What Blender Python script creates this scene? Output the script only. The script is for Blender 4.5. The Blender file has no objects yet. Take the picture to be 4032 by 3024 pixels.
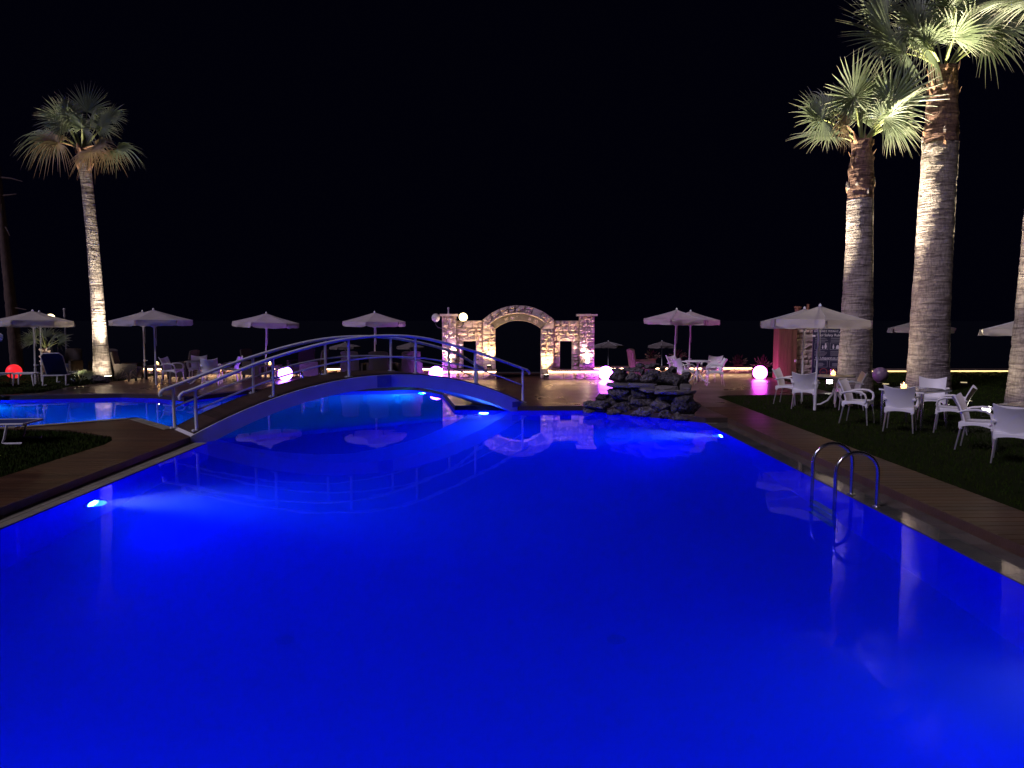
import bpy, bmesh, math, random
from mathutils import Vector, Matrix, noise, Quaternion

# ------------------------------------------------------------------ camera, world, sun, exposure
SC = bpy.context.scene
COL = SC.collection
rnd = random.Random(7)
R = math.radians

cam_d = bpy.data.cameras.new('camera'); cam = bpy.data.objects.new('camera', cam_d); COL.objects.link(cam)
cam_d.sensor_width = 36.0; cam_d.lens = 25.9; cam_d.clip_end = 3000; cam_d.clip_start = 0.05
cam.location = (0, 0, 2.05); cam.rotation_euler = (R(90 - 4.986), 0, R(-0.711))
SC.camera = cam

world = bpy.data.worlds.new('World'); SC.world = world; world.use_nodes = True
wn = world.node_tree.nodes; wl = world.node_tree.links
bg = wn['Background']; bg.inputs['Color'].default_value = (0.18, 0.18, 1.0, 1); bg.inputs['Strength'].default_value = 0.0025   # moonless night sky

sun_d = bpy.data.lights.new('sun', 'SUN'); sun_d.energy = 1.4; sun_d.angle = R(16); sun_d.color = (0.78, 0.68, 1.0)
sun = bpy.data.objects.new('sun', sun_d); COL.objects.link(sun)
sun.rotation_euler = Vector((0.76, 0.60, -0.80)).to_track_quat('-Z', 'Y').to_euler()

SC.view_settings.view_transform = 'Standard'; SC.view_settings.look = 'None'
SC.view_settings.exposure = 0.0; SC.view_settings.gamma = 1.0
SC.render.engine = 'CYCLES'
cy = SC.cycles
cy.use_denoising = True
try: cy.denoiser = 'OPENIMAGEDENOISE'
except Exception: pass
cy.sample_clamp_indirect = 20.0; cy.max_bounces = 8; cy.diffuse_bounces = 5; cy.glossy_bounces = 4
cy.transmission_bounces = 6; cy.transparent_max_bounces = 8; cy.volume_bounces = 1
cy.use_adaptive_sampling = False

# ------------------------------------------------------------------ mesh helpers
class MB:
    def __init__(s): s.v = []; s.f = []; s.t = None
    def add(s, vs, fs):
        n = len(s.v); s.v += [tuple(p) for p in vs]; s.f += [tuple(i + n for i in f) for f in fs]
    def box(s, x0, x1, y0, y1, z0, z1, m=None):
        vs = [Vector(p) for p in ((x0,y0,z0),(x1,y0,z0),(x1,y1,z0),(x0,y1,z0),(x0,y0,z1),(x1,y0,z1),(x1,y1,z1),(x0,y1,z1))]
        if m: vs = [m @ p for p in vs]
        s.add(vs, [(3,2,1,0),(4,5,6,7),(0,1,5,4),(1,2,6,5),(2,3,7,6),(3,0,4,7)]); return s
    def tube(s, path, rad, seg=8, cap=True, flat=None):
        P = [Vector(p) for p in path]; n = len(P)
        if not isinstance(rad, (list, tuple)): rad = [rad] * n
        up = None; rings = []
        for i, p in enumerate(P):
            t = (P[min(i+1, n-1)] - P[max(i-1, 0)]).normalized()
            if up is None:
                up = Vector((0,0,1)) if abs(t.z) < 0.9 else Vector((1,0,0))
            a = t.cross(up)
            if a.length < 1e-5: a = t.orthogonal()
            a.normalize(); b = a.cross(t).normalized(); up = b
            f = flat or (1, 1)
            rings.append([p + a*math.cos(2*math.pi*k/seg)*rad[i]*f[0] + b*math.sin(2*math.pi*k/seg)*rad[i]*f[1] for k in range(seg)])
        vs = [q for r in rings for q in r]; fs = []
        for i in range(n-1):
            for k in range(seg):
                k2 = (k+1) % seg
                fs.append((i*seg+k, i*seg+k2, (i+1)*seg+k2, (i+1)*seg+k))
        if cap: fs += [tuple(range(seg-1, -1, -1)), tuple((n-1)*seg+k for k in range(seg))]
        s.add(vs, fs); return s
    def lathe(s, prof, seg=24, c=(0,0,0)):
        vs = []; fs = []; n = len(prof)
        for r, z in prof:
            for k in range(seg):
                a = 2*math.pi*k/seg; vs.append((c[0]+r*math.cos(a), c[1]+r*math.sin(a), c[2]+z))
        for i in range(n-1):
            for k in range(seg):
                k2 = (k+1) % seg; fs.append((i*seg+k, i*seg+k2, (i+1)*seg+k2, (i+1)*seg+k))
        if prof[0][0] > 1e-6: fs.append(tuple(range(seg-1, -1, -1)))
        if prof[-1][0] > 1e-6: fs.append(tuple((n-1)*seg+k for k in range(seg)))
        s.add(vs, fs); return s
    def sphere(s, c, r, seg=28, rings=16, sq=1.0):
        return s.lathe([(max(1e-7, r*math.sin(math.pi*i/rings)), -r*sq*math.cos(math.pi*i/rings)) for i in range(rings+1)], seg, c)
    def grid(s, fn, nu, nv):
        vs = [fn(i/nu, j/nv) for j in range(nv+1) for i in range(nu+1)]
        w = nu+1
        s.add(vs, [(j*w+i, j*w+i+1, (j+1)*w+i+1, (j+1)*w+i) for j in range(nv) for i in range(nu)]); return s
    def shell(s, fn, nu, nv, th):
        """closed curved sheet: fn(u,v)->(point, normal)"""
        w = nu+1; A = []; B = []
        for j in range(nv+1):
            for i in range(nu+1):
                p, nrm = fn(i/nu, j/nv); p = Vector(p); nrm = Vector(nrm).normalized()
                A.append(p + nrm*th/2); B.append(p - nrm*th/2)
        N = len(A); fs = []
        for j in range(nv):
            for i in range(nu):
                q = (j*w+i, j*w+i+1, (j+1)*w+i+1, (j+1)*w+i); fs.append(q); fs.append(tuple(N+x for x in reversed(q)))
        bd = [i for i in range(nu)] + [j*w+nu for j in range(nv)] + [nv*w+i for i in range(nu, 0, -1)] + [j*w for j in range(nv, 0, -1)]
        for k in range(len(bd)):
            a, b = bd[k], bd[(k+1) % len(bd)]; fs.append((b, a, N+a, N+b))
        s.add(A+B, fs); return s
    def prism(s, poly, z0, z1, top=True, bottom=True, sides=True):
        n = len(poly)
        vs = [(p[0], p[1], z0) for p in poly] + [(p[0], p[1], z1) for p in poly]; fs = []
        if sides: fs += [(i, (i+1) % n, n+(i+1) % n, n+i) for i in range(n)]
        if top: fs.append(tuple(range(n, 2*n)))
        if bottom: fs.append(tuple(range(n-1, -1, -1)))
        s.add(vs, fs); return s
    def mesh(s, name, smooth=False, fix=False):
        me = bpy.data.meshes.new(name); me.from_pydata(s.v, [], s.f)
        if fix:
            bm = bmesh.new(); bm.from_mesh(me); bmesh.ops.recalc_face_normals(bm, faces=bm.faces); bm.to_mesh(me); bm.free()
        if s.t is not None:
            at = me.attributes.new('tip', 'FLOAT', 'POINT'); at.data.foreach_set('value', s.t)
        if smooth:
            me.polygons.foreach_set('use_smooth', [True]*len(me.polygons))
            if smooth != 'all':
                try: me.set_sharp_from_angle(angle=R(40))
                except Exception: pass
        me.update(); return me
    def build(s, name, mat, parent=None, smooth=False, loc=None, fix=False):
        me = s.mesh(name, smooth, fix)
        return link(name, me, mat, parent, loc)

def link(name, me, mat, parent=None, loc=None):
    if mat is not None:
        me.materials.clear(); me.materials.append(mat)
    o = bpy.data.objects.new(name, me); COL.objects.link(o)
    if parent: o.parent = parent
    if loc: o.location = loc
    return o
def tag(o, label=None, cat=None, group=None, kind=None):
    if label: o['label'] = label
    if cat: o['category'] = cat
    if group: o['group'] = group
    if kind: o['kind'] = kind
    return o
def thing(name, label, cat, loc=(0,0,0), rz=0.0, group=None):
    o = bpy.data.objects.new(name, None); COL.objects.link(o); o.empty_display_size = 0.2
    o.location = loc; o.rotation_euler = (0, 0, rz)
    return tag(o, label, cat, group)
def copy_tree(o, parent=None):
    c = o.copy(); COL.objects.link(c)
    if parent: c.parent = parent
    for ch in list(o.children): copy_tree(ch, c)
    return c
def again(proto, label, loc, rz):
    c = copy_tree(proto); c.location = loc; c.rotation_euler = (0, 0, rz); c['label'] = label; return c
def heading(dx, dy):            # things are modelled facing local +Y
    return math.atan2(-dx, dy)

# ------------------------------------------------------------------ materials
def node_mat(name):
    m = bpy.data.materials.new(name); m.use_nodes = True
    nt = m.node_tree; return m, nt, nt.nodes, nt.links, nt.nodes['Principled BSDF']
def mat(name, c1, c2=None, rough=0.6, scale=6.0, metallic=0.0, spec=0.5, bump=0.0, bscale=None, stretch=(1,1,1),
        rvar=0.0, random_tint=0.0, coat=0.0, dark_pores=0.0, detail=5.0, sub=0.0, bdist=0.02):
    m, nt, N, L, P = node_mat(name)
    P.inputs['Roughness'].default_value = rough; P.inputs['Metallic'].default_value = metallic
    P.inputs['Specular IOR Level'].default_value = spec; P.inputs['Coat Weight'].default_value = coat
    tc = N.new('ShaderNodeTexCoord'); mp = N.new('ShaderNodeMapping'); mp.inputs['Scale'].default_value = stretch
    oi = N.new('ShaderNodeObjectInfo'); add = N.new('ShaderNodeVectorMath'); add.operation = 'ADD'
    mul = N.new('ShaderNodeVectorMath'); mul.operation = 'SCALE'; mul.inputs['Scale'].default_value = 37.0
    comb = N.new('ShaderNodeCombineXYZ')
    for k in range(3): L.new(oi.outputs['Random'], comb.inputs[k])
    L.new(comb.outputs[0], mul.inputs[0]); L.new(tc.outputs['Object'], mp.inputs[0])
    L.new(mp.outputs[0], add.inputs[0]); L.new(mul.outputs[0], add.inputs[1])
    no = N.new('ShaderNodeTexNoise'); no.inputs['Scale'].default_value = scale; no.inputs['Detail'].default_value = detail
    L.new(add.outputs[0], no.inputs['Vector'])
    mix = N.new('ShaderNodeMix'); mix.data_type = 'RGBA'
    mix.inputs['A'].default_value = (*c1, 1); mix.inputs['B'].default_value = (*(c2 or [x*0.8 for x in c1]), 1)
    mr = N.new('ShaderNodeMapRange'); mr.inputs['From Min'].default_value = 0.33; mr.inputs['From Max'].default_value = 0.67
    L.new(no.outputs['Fac'], mr.inputs['Value']); L.new(mr.outputs[0], mix.inputs['Factor'])
    col = mix.outputs['Result']
    if dark_pores:
        vo = N.new('ShaderNodeTexNoise'); vo.inputs['Scale'].default_value = (bscale or scale)*1.3; vo.inputs['Detail'].default_value = 3
        L.new(add.outputs[0], vo.inputs['Vector'])
        cr = N.new('ShaderNodeMapRange'); cr.inputs['From Min'].default_value = 0.38; cr.inputs['From Max'].default_value = 0.5
        cr.inputs['To Min'].default_value = 1 - dark_pores; L.new(vo.outputs['Fac'], cr.inputs['Value'])
        mm = N.new('ShaderNodeMix'); mm.data_type = 'RGBA'; mm.blend_type = 'MULTIPLY'; mm.inputs['Factor'].default_value = 1
        L.new(col, mm.inputs['A']); L.new(cr.outputs[0], mm.inputs['B']); col = mm.outputs['Result']
    if random_tint:
        hs = N.new('ShaderNodeHueSaturation'); mr2 = N.new('ShaderNodeMapRange')
        mr2.inputs['To Min'].default_value = 1 - random_tint; mr2.inputs['To Max'].default_value = 1 + random_tint
        L.new(oi.outputs['Random'], mr2.inputs['Value']); L.new(mr2.outputs[0], hs.inputs['Value'])
        L.new(col, hs.inputs['Color']); col = hs.outputs['Color']
    L.new(col, P.inputs['Base Color'])
    if rvar:
        mr3 = N.new('ShaderNodeMapRange'); mr3.inputs['To Min'].default_value = max(0.02, rough - rvar); mr3.inputs['To Max'].default_value = min(1, rough + rvar)
        L.new(no.outputs['Fac'], mr3.inputs['Value']); L.new(mr3.outputs[0], P.inputs['Roughness'])
    if bump:
        n2 = N.new('ShaderNodeTexNoise'); n2.inputs['Scale'].default_value = bscale or scale*3; n2.inputs['Detail'].default_value = 6
        L.new(add.outputs[0], n2.inputs['Vector'])
        b = N.new('ShaderNodeBump'); b.inputs['Strength'].default_value = bump; b.inputs['Distance'].default_value = bdist
        L.new(n2.outputs['Fac'], b.inputs['Height']); L.new(b.outputs[0], P.inputs['Normal'])
    return m
def emit(name, col, strength):
    m, nt, N, L, P = node_mat(name)
    P.inputs['Base Color'].default_value = (0.02, 0.02, 0.02, 1)
    P.inputs['Emission Color'].default_value = (*col, 1); P.inputs['Emission Strength'].default_value = strength
    return m
def deck_mat(name, c1, c2, rough, period):
    m, nt, N, L, P = node_mat(name)
    tc = N.new('ShaderNodeTexCoord'); geo = N.new('ShaderNodeNewGeometry')
    mp = N.new('ShaderNodeMapping'); mp.inputs['Scale'].default_value = (0.7, 9, 1)
    L.new(geo.outputs['Position'], mp.inputs[0])
    no = N.new('ShaderNodeTexNoise'); no.inputs['Scale'].default_value = 2.2; no.inputs['Detail'].default_value = 6
    L.new(mp.outputs[0], no.inputs['Vector'])
    n3 = N.new('ShaderNodeTexNoise'); n3.inputs['Scale'].default_value = 0.9; n3.inputs['Detail'].default_value = 4
    L.new(geo.outputs['Position'], n3.inputs['Vector'])
    mix = N.new('ShaderNodeMix'); mix.data_type = 'RGBA'; mix.inputs['A'].default_value = (*c1, 1); mix.inputs['B'].default_value = (*c2, 1)
    L.new(no.outputs['Fac'], mix.inputs['Factor'])
    oi = N.new('ShaderNodeObjectInfo'); hs = N.new('ShaderNodeHueSaturation'); mr2 = N.new('ShaderNodeMapRange')
    mr2.inputs['To Min'].default_value = 0.72; mr2.inputs['To Max'].default_value = 1.28
    L.new(oi.outputs['Random'], mr2.inputs['Value']); L.new(mr2.outputs[0], hs.inputs['Value'])
    L.new(mix.outputs['Result'], hs.inputs['Color']); L.new(hs.outputs[0], P.inputs['Base Color'])
    mr = N.new('ShaderNodeMapRange'); mr.inputs['To Min'].default_value = rough - 0.1; mr.inputs['To Max'].default_value = rough + 0.18
    L.new(n3.outputs['Fac'], mr.inputs['Value']); L.new(mr.outputs[0], P.inputs['Roughness'])
    b = N.new('ShaderNodeBump'); b.inputs['Strength'].default_value = 0.35; b.inputs['Distance'].default_value = 0.008
    L.new(no.outputs['Fac'], b.inputs['Height'])
    if period:
        sx = N.new('ShaderNodeSeparateXYZ'); L.new(geo.outputs['Position'], sx.inputs[0])
        pm = N.new('ShaderNodeMath'); pm.operation = 'PINGPONG'; pm.inputs[1].default_value = period/2
        L.new(sx.outputs['Y'], pm.inputs[0])
        ss = N.new('ShaderNodeMapRange'); ss.interpolation_type = 'SMOOTHSTEP'; ss.inputs['From Min'].default_value = 0.0; ss.inputs['From Max'].default_value = 0.012
        L.new(pm.outputs[0], ss.inputs['Value'])
        b2 = N.new('ShaderNodeBump'); b2.inputs['Strength'].default_value = 0.8; b2.inputs['Distance'].default_value = 0.006
        L.new(ss.outputs[0], b2.inputs['Height']); L.new(b.outputs[0], b2.inputs['Normal']); L.new(b2.outputs[0], P.inputs['Normal'])
    else:
        L.new(b.outputs[0], P.inputs['Normal'])
    return m
def leaf_mat(name, c1, c2, tipc):
    m, nt, N, L, P = node_mat(name)
    P.inputs['Roughness'].default_value = 0.5
    oi = N.new('ShaderNodeObjectInfo'); mix = N.new('ShaderNodeMix'); mix.data_type = 'RGBA'
    mix.inputs['A'].default_value = (*c1, 1); mix.inputs['B'].default_value = (*c2, 1); L.new(oi.outputs['Random'], mix.inputs['Factor'])
    at = N.new('ShaderNodeAttribute'); at.attribute_name = 'tip'
    m2 = N.new('ShaderNodeMix'); m2.data_type = 'RGBA'; m2.inputs['B'].default_value = (*tipc, 1)
    mr = N.new('ShaderNodeMapRange'); mr.inputs['From Min'].default_value = 0.6; mr.inputs['From Max'].default_value = 1.0
    L.new(at.outputs['Fac'], mr.inputs['Value']); L.new(mr.outputs[0], m2.inputs['Factor']); L.new(mix.outputs['Result'], m2.inputs['A'])
    L.new(m2.outputs['Result'], P.inputs['Base Color'])
    tr = N.new('ShaderNodeBsdfTranslucent'); L.new(m2.outputs['Result'], tr.inputs['Color'])
    ms = N.new('ShaderNodeMixShader'); ms.inputs[0].default_value = 0.3
    L.new(P.outputs[0], ms.inputs[1]); L.new(tr.outputs[0], ms.inputs[2]); L.new(ms.outputs[0], N['Material Output'].inputs['Surface'])
    return m
def trunk_mat(name, c1, c2, vscale):
    """old palm bark: stacked horizontal leaf-scar rings with fine vertical fissures"""
    m, nt, N, L, P = node_mat(name)
    P.inputs['Roughness'].default_value = 0.85; P.inputs['Specular IOR Level'].default_value = 0.2
    tc = N.new('ShaderNodeTexCoord')
    def nz(stretch, sc, det, dist=0.0):
        mp = N.new('ShaderNodeMapping'); mp.inputs['Scale'].default_value = stretch; L.new(tc.outputs['Object'], mp.inputs[0])
        n = N.new('ShaderNodeTexNoise'); n.inputs['Scale'].default_value = sc; n.inputs['Detail'].default_value = det
        n.inputs['Distortion'].default_value = dist; L.new(mp.outputs[0], n.inputs['Vector']); return n
    a = nz((1, 1, vscale), 1.5, 8, 1.1); b = nz((7, 7, 1.9), 2.3, 5, 1.2); c = nz((1, 1, 1), 1.1, 4)
    mix = N.new('ShaderNodeMix'); mix.data_type = 'RGBA'; mix.inputs['A'].default_value = (*c2, 1); mix.inputs['B'].default_value = (*c1, 1)
    mr = N.new('ShaderNodeMapRange'); mr.inputs['From Min'].default_value = 0.36; mr.inputs['From Max'].default_value = 0.6
    L.new(a.outputs['Fac'], mr.inputs['Value']); L.new(mr.outputs[0], mix.inputs['Factor'])
    m2 = N.new('ShaderNodeMix'); m2.data_type = 'RGBA'; m2.blend_type = 'MULTIPLY'; m2.inputs['Factor'].default_value = 1
    mr2 = N.new('ShaderNodeMapRange'); mr2.inputs['From Min'].default_value = 0.36; mr2.inputs['From Max'].default_value = 0.52; mr2.inputs['To Min'].default_value = 0.62
    L.new(b.outputs['Fac'], mr2.inputs['Value']); L.new(mix.outputs['Result'], m2.inputs['A']); L.new(mr2.outputs[0], m2.inputs['B'])
    L.new(m2.outputs['Result'], P.inputs['Base Color'])
    b1 = N.new('ShaderNodeBump'); b1.inputs['Strength'].default_value = 1.0; b1.inputs['Distance'].default_value = 0.05; L.new(a.outputs['Fac'], b1.inputs['Height'])
    b2 = N.new('ShaderNodeBump'); b2.inputs['Strength'].default_value = 0.8; b2.inputs['Distance'].default_value = 0.03
    L.new(b.outputs['Fac'], b2.inputs['Height']); L.new(b1.outputs[0], b2.inputs['Normal']); L.new(b2.outputs[0], P.inputs['Normal'])
    return m

K = {}
K['deck'] = deck_mat('stamped_deck', (0.085, 0.040, 0.028), (0.045, 0.021, 0.016), 0.27, 0.15)
K['plank'] = deck_mat('plank_deck', (0.108, 0.050, 0.018), (0.055, 0.025, 0.010), 0.42, 0)
K['bridgeboard'] = deck_mat('bridge_board', (0.05, 0.026, 0.018), (0.03, 0.016, 0.012), 0.5, 0)
K['kerb'] = mat('kerb_brown', (0.10, 0.055, 0.035), (0.07, 0.038, 0.025), 0.5, 5, bump=0.3, bscale=40)
K['joint'] = mat('deck_joint', (0.035, 0.02, 0.013), (0.025, 0.015, 0.01), 0.8, 5)
K['tile'] = mat('coping_tile', (0.34, 0.31, 0.22), (0.25, 0.23, 0.17), 0.45, 3, bump=0.15, bscale=60, random_tint=0.12, rvar=0.1)
K['wettile'] = mat('wet_tile', (0.15, 0.14, 0.11), (0.10, 0.10, 0.085), 0.07, 3, random_tint=0.15, coat=0.6)
K['grout'] = mat('pale_grout', (0.42, 0.38, 0.28), (0.36, 0.33, 0.24), 0.8, 5)
K['basin'] = mat('pool_mosaic', (0.003, 0.008, 0.84), (0.003, 0.007, 0.80), 0.6, 0.6)
K['drain'] = mat('blue_drain_cover', (0.003, 0.008, 0.76), None, 0.6, 2)
K['basin2'] = mat('pale_blue_mosaic', (0.01, 0.42, 0.80), (0.01, 0.38, 0.76), 0.6, 0.6)
K['grass'] = mat('grass_blade', (0.016, 0.036, 0.003), (0.024, 0.036, 0.004), 0.8, 2.5, spec=0.05)
K['soil'] = mat('lawn_soil', (0.014, 0.022, 0.004), (0.011, 0.014, 0.004), 0.95, 4, spec=0.05)
K['sand'] = mat('darkened_sand', (0.05, 0.045, 0.04), (0.035, 0.033, 0.03), 0.95, 2)  # sand darkened in its colour, for light fading with distance
K['sea'] = mat('night_sea', (0.004, 0.006, 0.01), None, 0.25, 1, bump=0.2, bscale=0.8)
K['white'] = mat('white_resin', (0.87, 0.86, 0.83), (0.82, 0.81, 0.78), 0.42, 4, bump=0.05, bscale=120)
K['whitepaint'] = mat('white_painted_steel', (0.70, 0.70, 0.69), (0.62, 0.62, 0.60), 0.38, 6, bump=0.06, bscale=50)
K['plaster'] = mat('white_render', (0.70, 0.69, 0.67), (0.62, 0.61, 0.59), 0.75, 3, bump=0.25, bscale=60)
K['alu'] = mat('brushed_aluminium', (0.72, 0.71, 0.70), None, 0.35, 8, metallic=0.8)
K['chrome'] = mat('polished_steel', (0.78, 0.78, 0.78), None, 0.2, 8, metallic=1.0)
K['canvas'] = mat('cream_canvas', (0.58, 0.53, 0.47), (0.52, 0.47, 0.41), 0.9, 3, bump=0.15, bscale=9, bdist=0.03)
def translucent(m, fac):
    N, L = m.node_tree.nodes, m.node_tree.links; P = N['Principled BSDF']; tr = N.new('ShaderNodeBsdfTranslucent')
    L.new(P.inputs['Base Color'].links[0].from_socket, tr.inputs['Color']); ms = N.new('ShaderNodeMixShader'); ms.inputs[0].default_value = fac
    L.new(P.outputs[0], ms.inputs[1]); L.new(tr.outputs[0], ms.inputs[2]); L.new(ms.outputs[0], N['Material Output'].inputs['Surface'])
translucent(K['canvas'], 0.28)
K['canvasdim'] = mat('darkened_canvas', (0.16, 0.13, 0.12), (0.12, 0.10, 0.09), 0.9, 6)  # canvas darkened to paint in the weak light on the far beach parasols
K['rattan'] = mat('dark_rattan', (0.045, 0.028, 0.02), (0.025, 0.016, 0.012), 0.6, 30, bump=0.8, bscale=60, stretch=(1, 1, 3))
K['rattan2'] = mat('tan_rattan', (0.20, 0.12, 0.085), (0.12, 0.07, 0.05), 0.6, 30, bump=0.8, bscale=60, stretch=(1, 1, 3))
K['cushion'] = mat('navy_cushion', (0.02, 0.025, 0.08), (0.015, 0.02, 0.06), 0.9, 8)
K['bluefab'] = mat('blue_sling', (0.02, 0.035, 0.16), (0.015, 0.028, 0.12), 0.8, 20, bump=0.2, bscale=150)
K['wood'] = mat('cabinet_wood', (0.22, 0.10, 0.06), (0.15, 0.065, 0.04), 0.55, 3, stretch=(9, 9, 0.8), bump=0.2, bscale=8)
K['stone'] = mat('hewn_limestone', (0.58, 0.43, 0.36), (0.46, 0.33, 0.28), 0.85, 7, bump=1.0, bscale=9, random_tint=0.22, bdist=0.12)
K['dressed'] = mat('dressed_limestone', (0.60, 0.46, 0.39), (0.52, 0.39, 0.33), 0.8, 5, bump=0.35, bscale=22, random_tint=0.1)
K['mortar'] = mat('dark_mortar', (0.22, 0.18, 0.14), (0.16, 0.13, 0.10), 0.95, 9, bump=0.4, bscale=40)
K['rock'] = mat('honeycomb_rock', (0.17, 0.15, 0.15), (0.06, 0.05, 0.05), 0.9, 6, bump=1.0, bscale=13, dark_pores=0.85, random_tint=0.35, bdist=0.12)
K['flag'] = mat('flat_rock_slab', (0.18, 0.16, 0.155), (0.12, 0.105, 0.10), 0.85, 4, bump=0.6, bscale=14, random_tint=0.15, bdist=0.04)
K['coping'] = mat('wall_coping', (0.22, 0.15, 0.11), (0.17, 0.11, 0.08), 0.6, 4, bump=0.3, bscale=30)
K['leaf'] = leaf_mat('fan_leaf', (0.15, 0.19, 0.10), (0.19, 0.225, 0.14), (0.27, 0.25, 0.18))
K['deadleaf'] = leaf_mat('dry_fan_leaf', (0.26, 0.19, 0.10), (0.20, 0.14, 0.08), (0.28, 0.18, 0.10))
K['petiole'] = mat('leaf_stalk', (0.22, 0.25, 0.08), (0.18, 0.21, 0.07), 0.5, 6)
K['bark'] = trunk_mat('palm_bark', (0.40, 0.34, 0.30), (0.16, 0.125, 0.115), 11.0)
K['barkslim'] = trunk_mat('slim_palm_bark', (0.40, 0.34, 0.30), (0.15, 0.115, 0.105), 9.0)
K['barktop'] = trunk_mat('fresh_palm_bark', (0.20, 0.115, 0.085), (0.08, 0.045, 0.036), 7.0)
K['boot'] = mat('leaf_base_boot', (0.36, 0.20, 0.11), (0.20, 0.10, 0.06), 0.8, 5, bump=0.5, bscale=20, random_tint=0.3)
K['black'] = mat('black_metal', (0.02, 0.02, 0.022), None, 0.45, 5)
K['greymetal'] = mat('grey_metal', (0.16, 0.16, 0.16), None, 0.5, 5)
K['deadbark'] = mat('bare_trunk_bark', (0.10, 0.06, 0.045), (0.05, 0.03, 0.025), 0.9, 4, stretch=(4, 4, 1), bump=0.7, bscale=6)
K['plaque'] = mat('navy_plaque', (0.14, 0.14, 0.36), None, 0.4, 4)
K['signblue'] = mat('sign_navy', (0.012, 0.014, 0.05), (0.01, 0.012, 0.042), 0.4, 4)
K['print'] = mat('white_print', (0.75, 0.75, 0.74), None, 0.6, 4)
K['printgrey'] = mat('grey_print', (0.30, 0.30, 0.33), None, 0.6, 4)
K['printred'] = mat('red_print', (0.45, 0.08, 0.06), None, 0.6, 4)
K['terracotta'] = mat('terracotta', (0.30, 0.12, 0.07), (0.22, 0.09, 0.05), 0.8, 6, bump=0.2, bscale=40)
K['flower'] = mat('dry_flowers', (0.13, 0.06, 0.05), (0.08, 0.06, 0.03), 0.8, 12)
K['offglobe'] = mat('opal_globe_off', (0.62, 0.58, 0.52), None, 0.3, 4)
def glass_mat(name, col, rough):
    m, nt, N, L, P = node_mat(name)
    P.inputs['Base Color'].default_value = (*col, 1); P.inputs['Transmission Weight'].default_value = 1.0
    P.inputs['Roughness'].default_value = rough; P.inputs['IOR'].default_value = 1.45; return m
K['glass'] = glass_mat('clear_glass', (0.9, 0.93, 0.93), 0.02)
K['amberglass'] = glass_mat('frosted_jar_glass', (1.0, 0.8, 0.55), 0.25)
K['flame'] = emit('candle_flame', (1.0, 0.55, 0.18), 26)
K['wax'] = emit('glowing_wax', (1.0, 0.50, 0.16), 5.0)
K['led'] = emit('warm_led_strip', (1.0, 0.62, 0.34), 24.0)
K['ledy'] = emit('yellow_led_strip', (1.0, 0.78, 0.30), 5.0)
K['lens'] = emit('flood_lens', (1.0, 0.86, 0.58), 22.0)
K['lensdim'] = emit('dimmed_flood_lens', (1.0, 0.80, 0.45), 0.6)  # lens glow turned down as if shielded; the lens is not sunk
K['lensw'] = emit('white_flood_lens', (1.0, 0.95, 0.85), 22.0)
K['opal'] = emit('opal_globe_lit', (1.0, 0.80, 0.42), 4.5)
K['poollens'] = emit('pool_lamp_lens', (0.25, 0.6, 1.0), 60.0)

# ------------------------------------------------------------------ lamps
def spot(name, loc, aim, power, cone, col, blend=0.6, rad=0.06, parent=None):
    d = bpy.data.lights.new(name, 'SPOT'); d.energy = power; d.spot_size = R(cone); d.spot_blend = blend; d.color = col; d.shadow_soft_size = rad
    o = bpy.data.objects.new(name, d); COL.objects.link(o)
    v = Vector(aim) - Vector(loc); o.rotation_euler = v.to_track_quat('-Z', 'Y').to_euler()
    if parent is not None:
        o.location = Vector(loc) - Vector(parent.location); o.parent = parent
    else: o.location = loc
    return o
def point(name, loc, power, col, rad=0.05, parent=None):
    d = bpy.data.lights.new(name, 'POINT'); d.energy = power; d.color = col; d.shadow_soft_size = rad
    o = bpy.data.objects.new(name, d); COL.objects.link(o)
    o.location = Vector(loc) - (Vector(parent.location) if parent is not None else Vector((0,0,0)))
    if parent is not None: o.parent = parent
    return o

# ------------------------------------------------------------------ polygons of the place
WZ = -0.115
def clip(poly, x0, x1, y0, y1):
    def cut(P, inside, inter):
        out = []
        for i in range(len(P)):
            a, b = P[i-1], P[i]
            ia, ib = inside(a), inside(b)
            if ib:
                if not ia: out.append(inter(a, b))
                out.append(b)
            elif ia: out.append(inter(a, b))
        return out
    def ix(x): return lambda a, b: (x, a[1] + (b[1]-a[1])*(x-a[0])/(b[0]-a[0]))
    def iy(y): return lambda a, b: (a[0] + (b[0]-a[0])*(y-a[1])/(b[1]-a[1]), y)
    P = list(poly)
    for ins, it in ((lambda p: p[0] >= x0, ix(x0)), (lambda p: p[0] <= x1, ix(x1)), (lambda p: p[1] >= y0, iy(y0)), (lambda p: p[1] <= y1, iy(y1))):
        if len(P) < 3: return []
        P = cut(P, ins, it)
    Q = []
    for p in P:
        if not Q or (abs(p[0]-Q[-1][0]) + abs(p[1]-Q[-1][1])) > 0.01: Q.append(p)
    if len(Q) > 1 and abs(Q[0][0]-Q[-1][0]) + abs(Q[0][1]-Q[-1][1]) < 0.01: Q.pop()
    return Q if len(Q) > 2 else []
def area(P): return 0.5*sum(P[i-1][0]*P[i][1] - P[i][0]*P[i-1][1] for i in range(len(P)))

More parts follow.
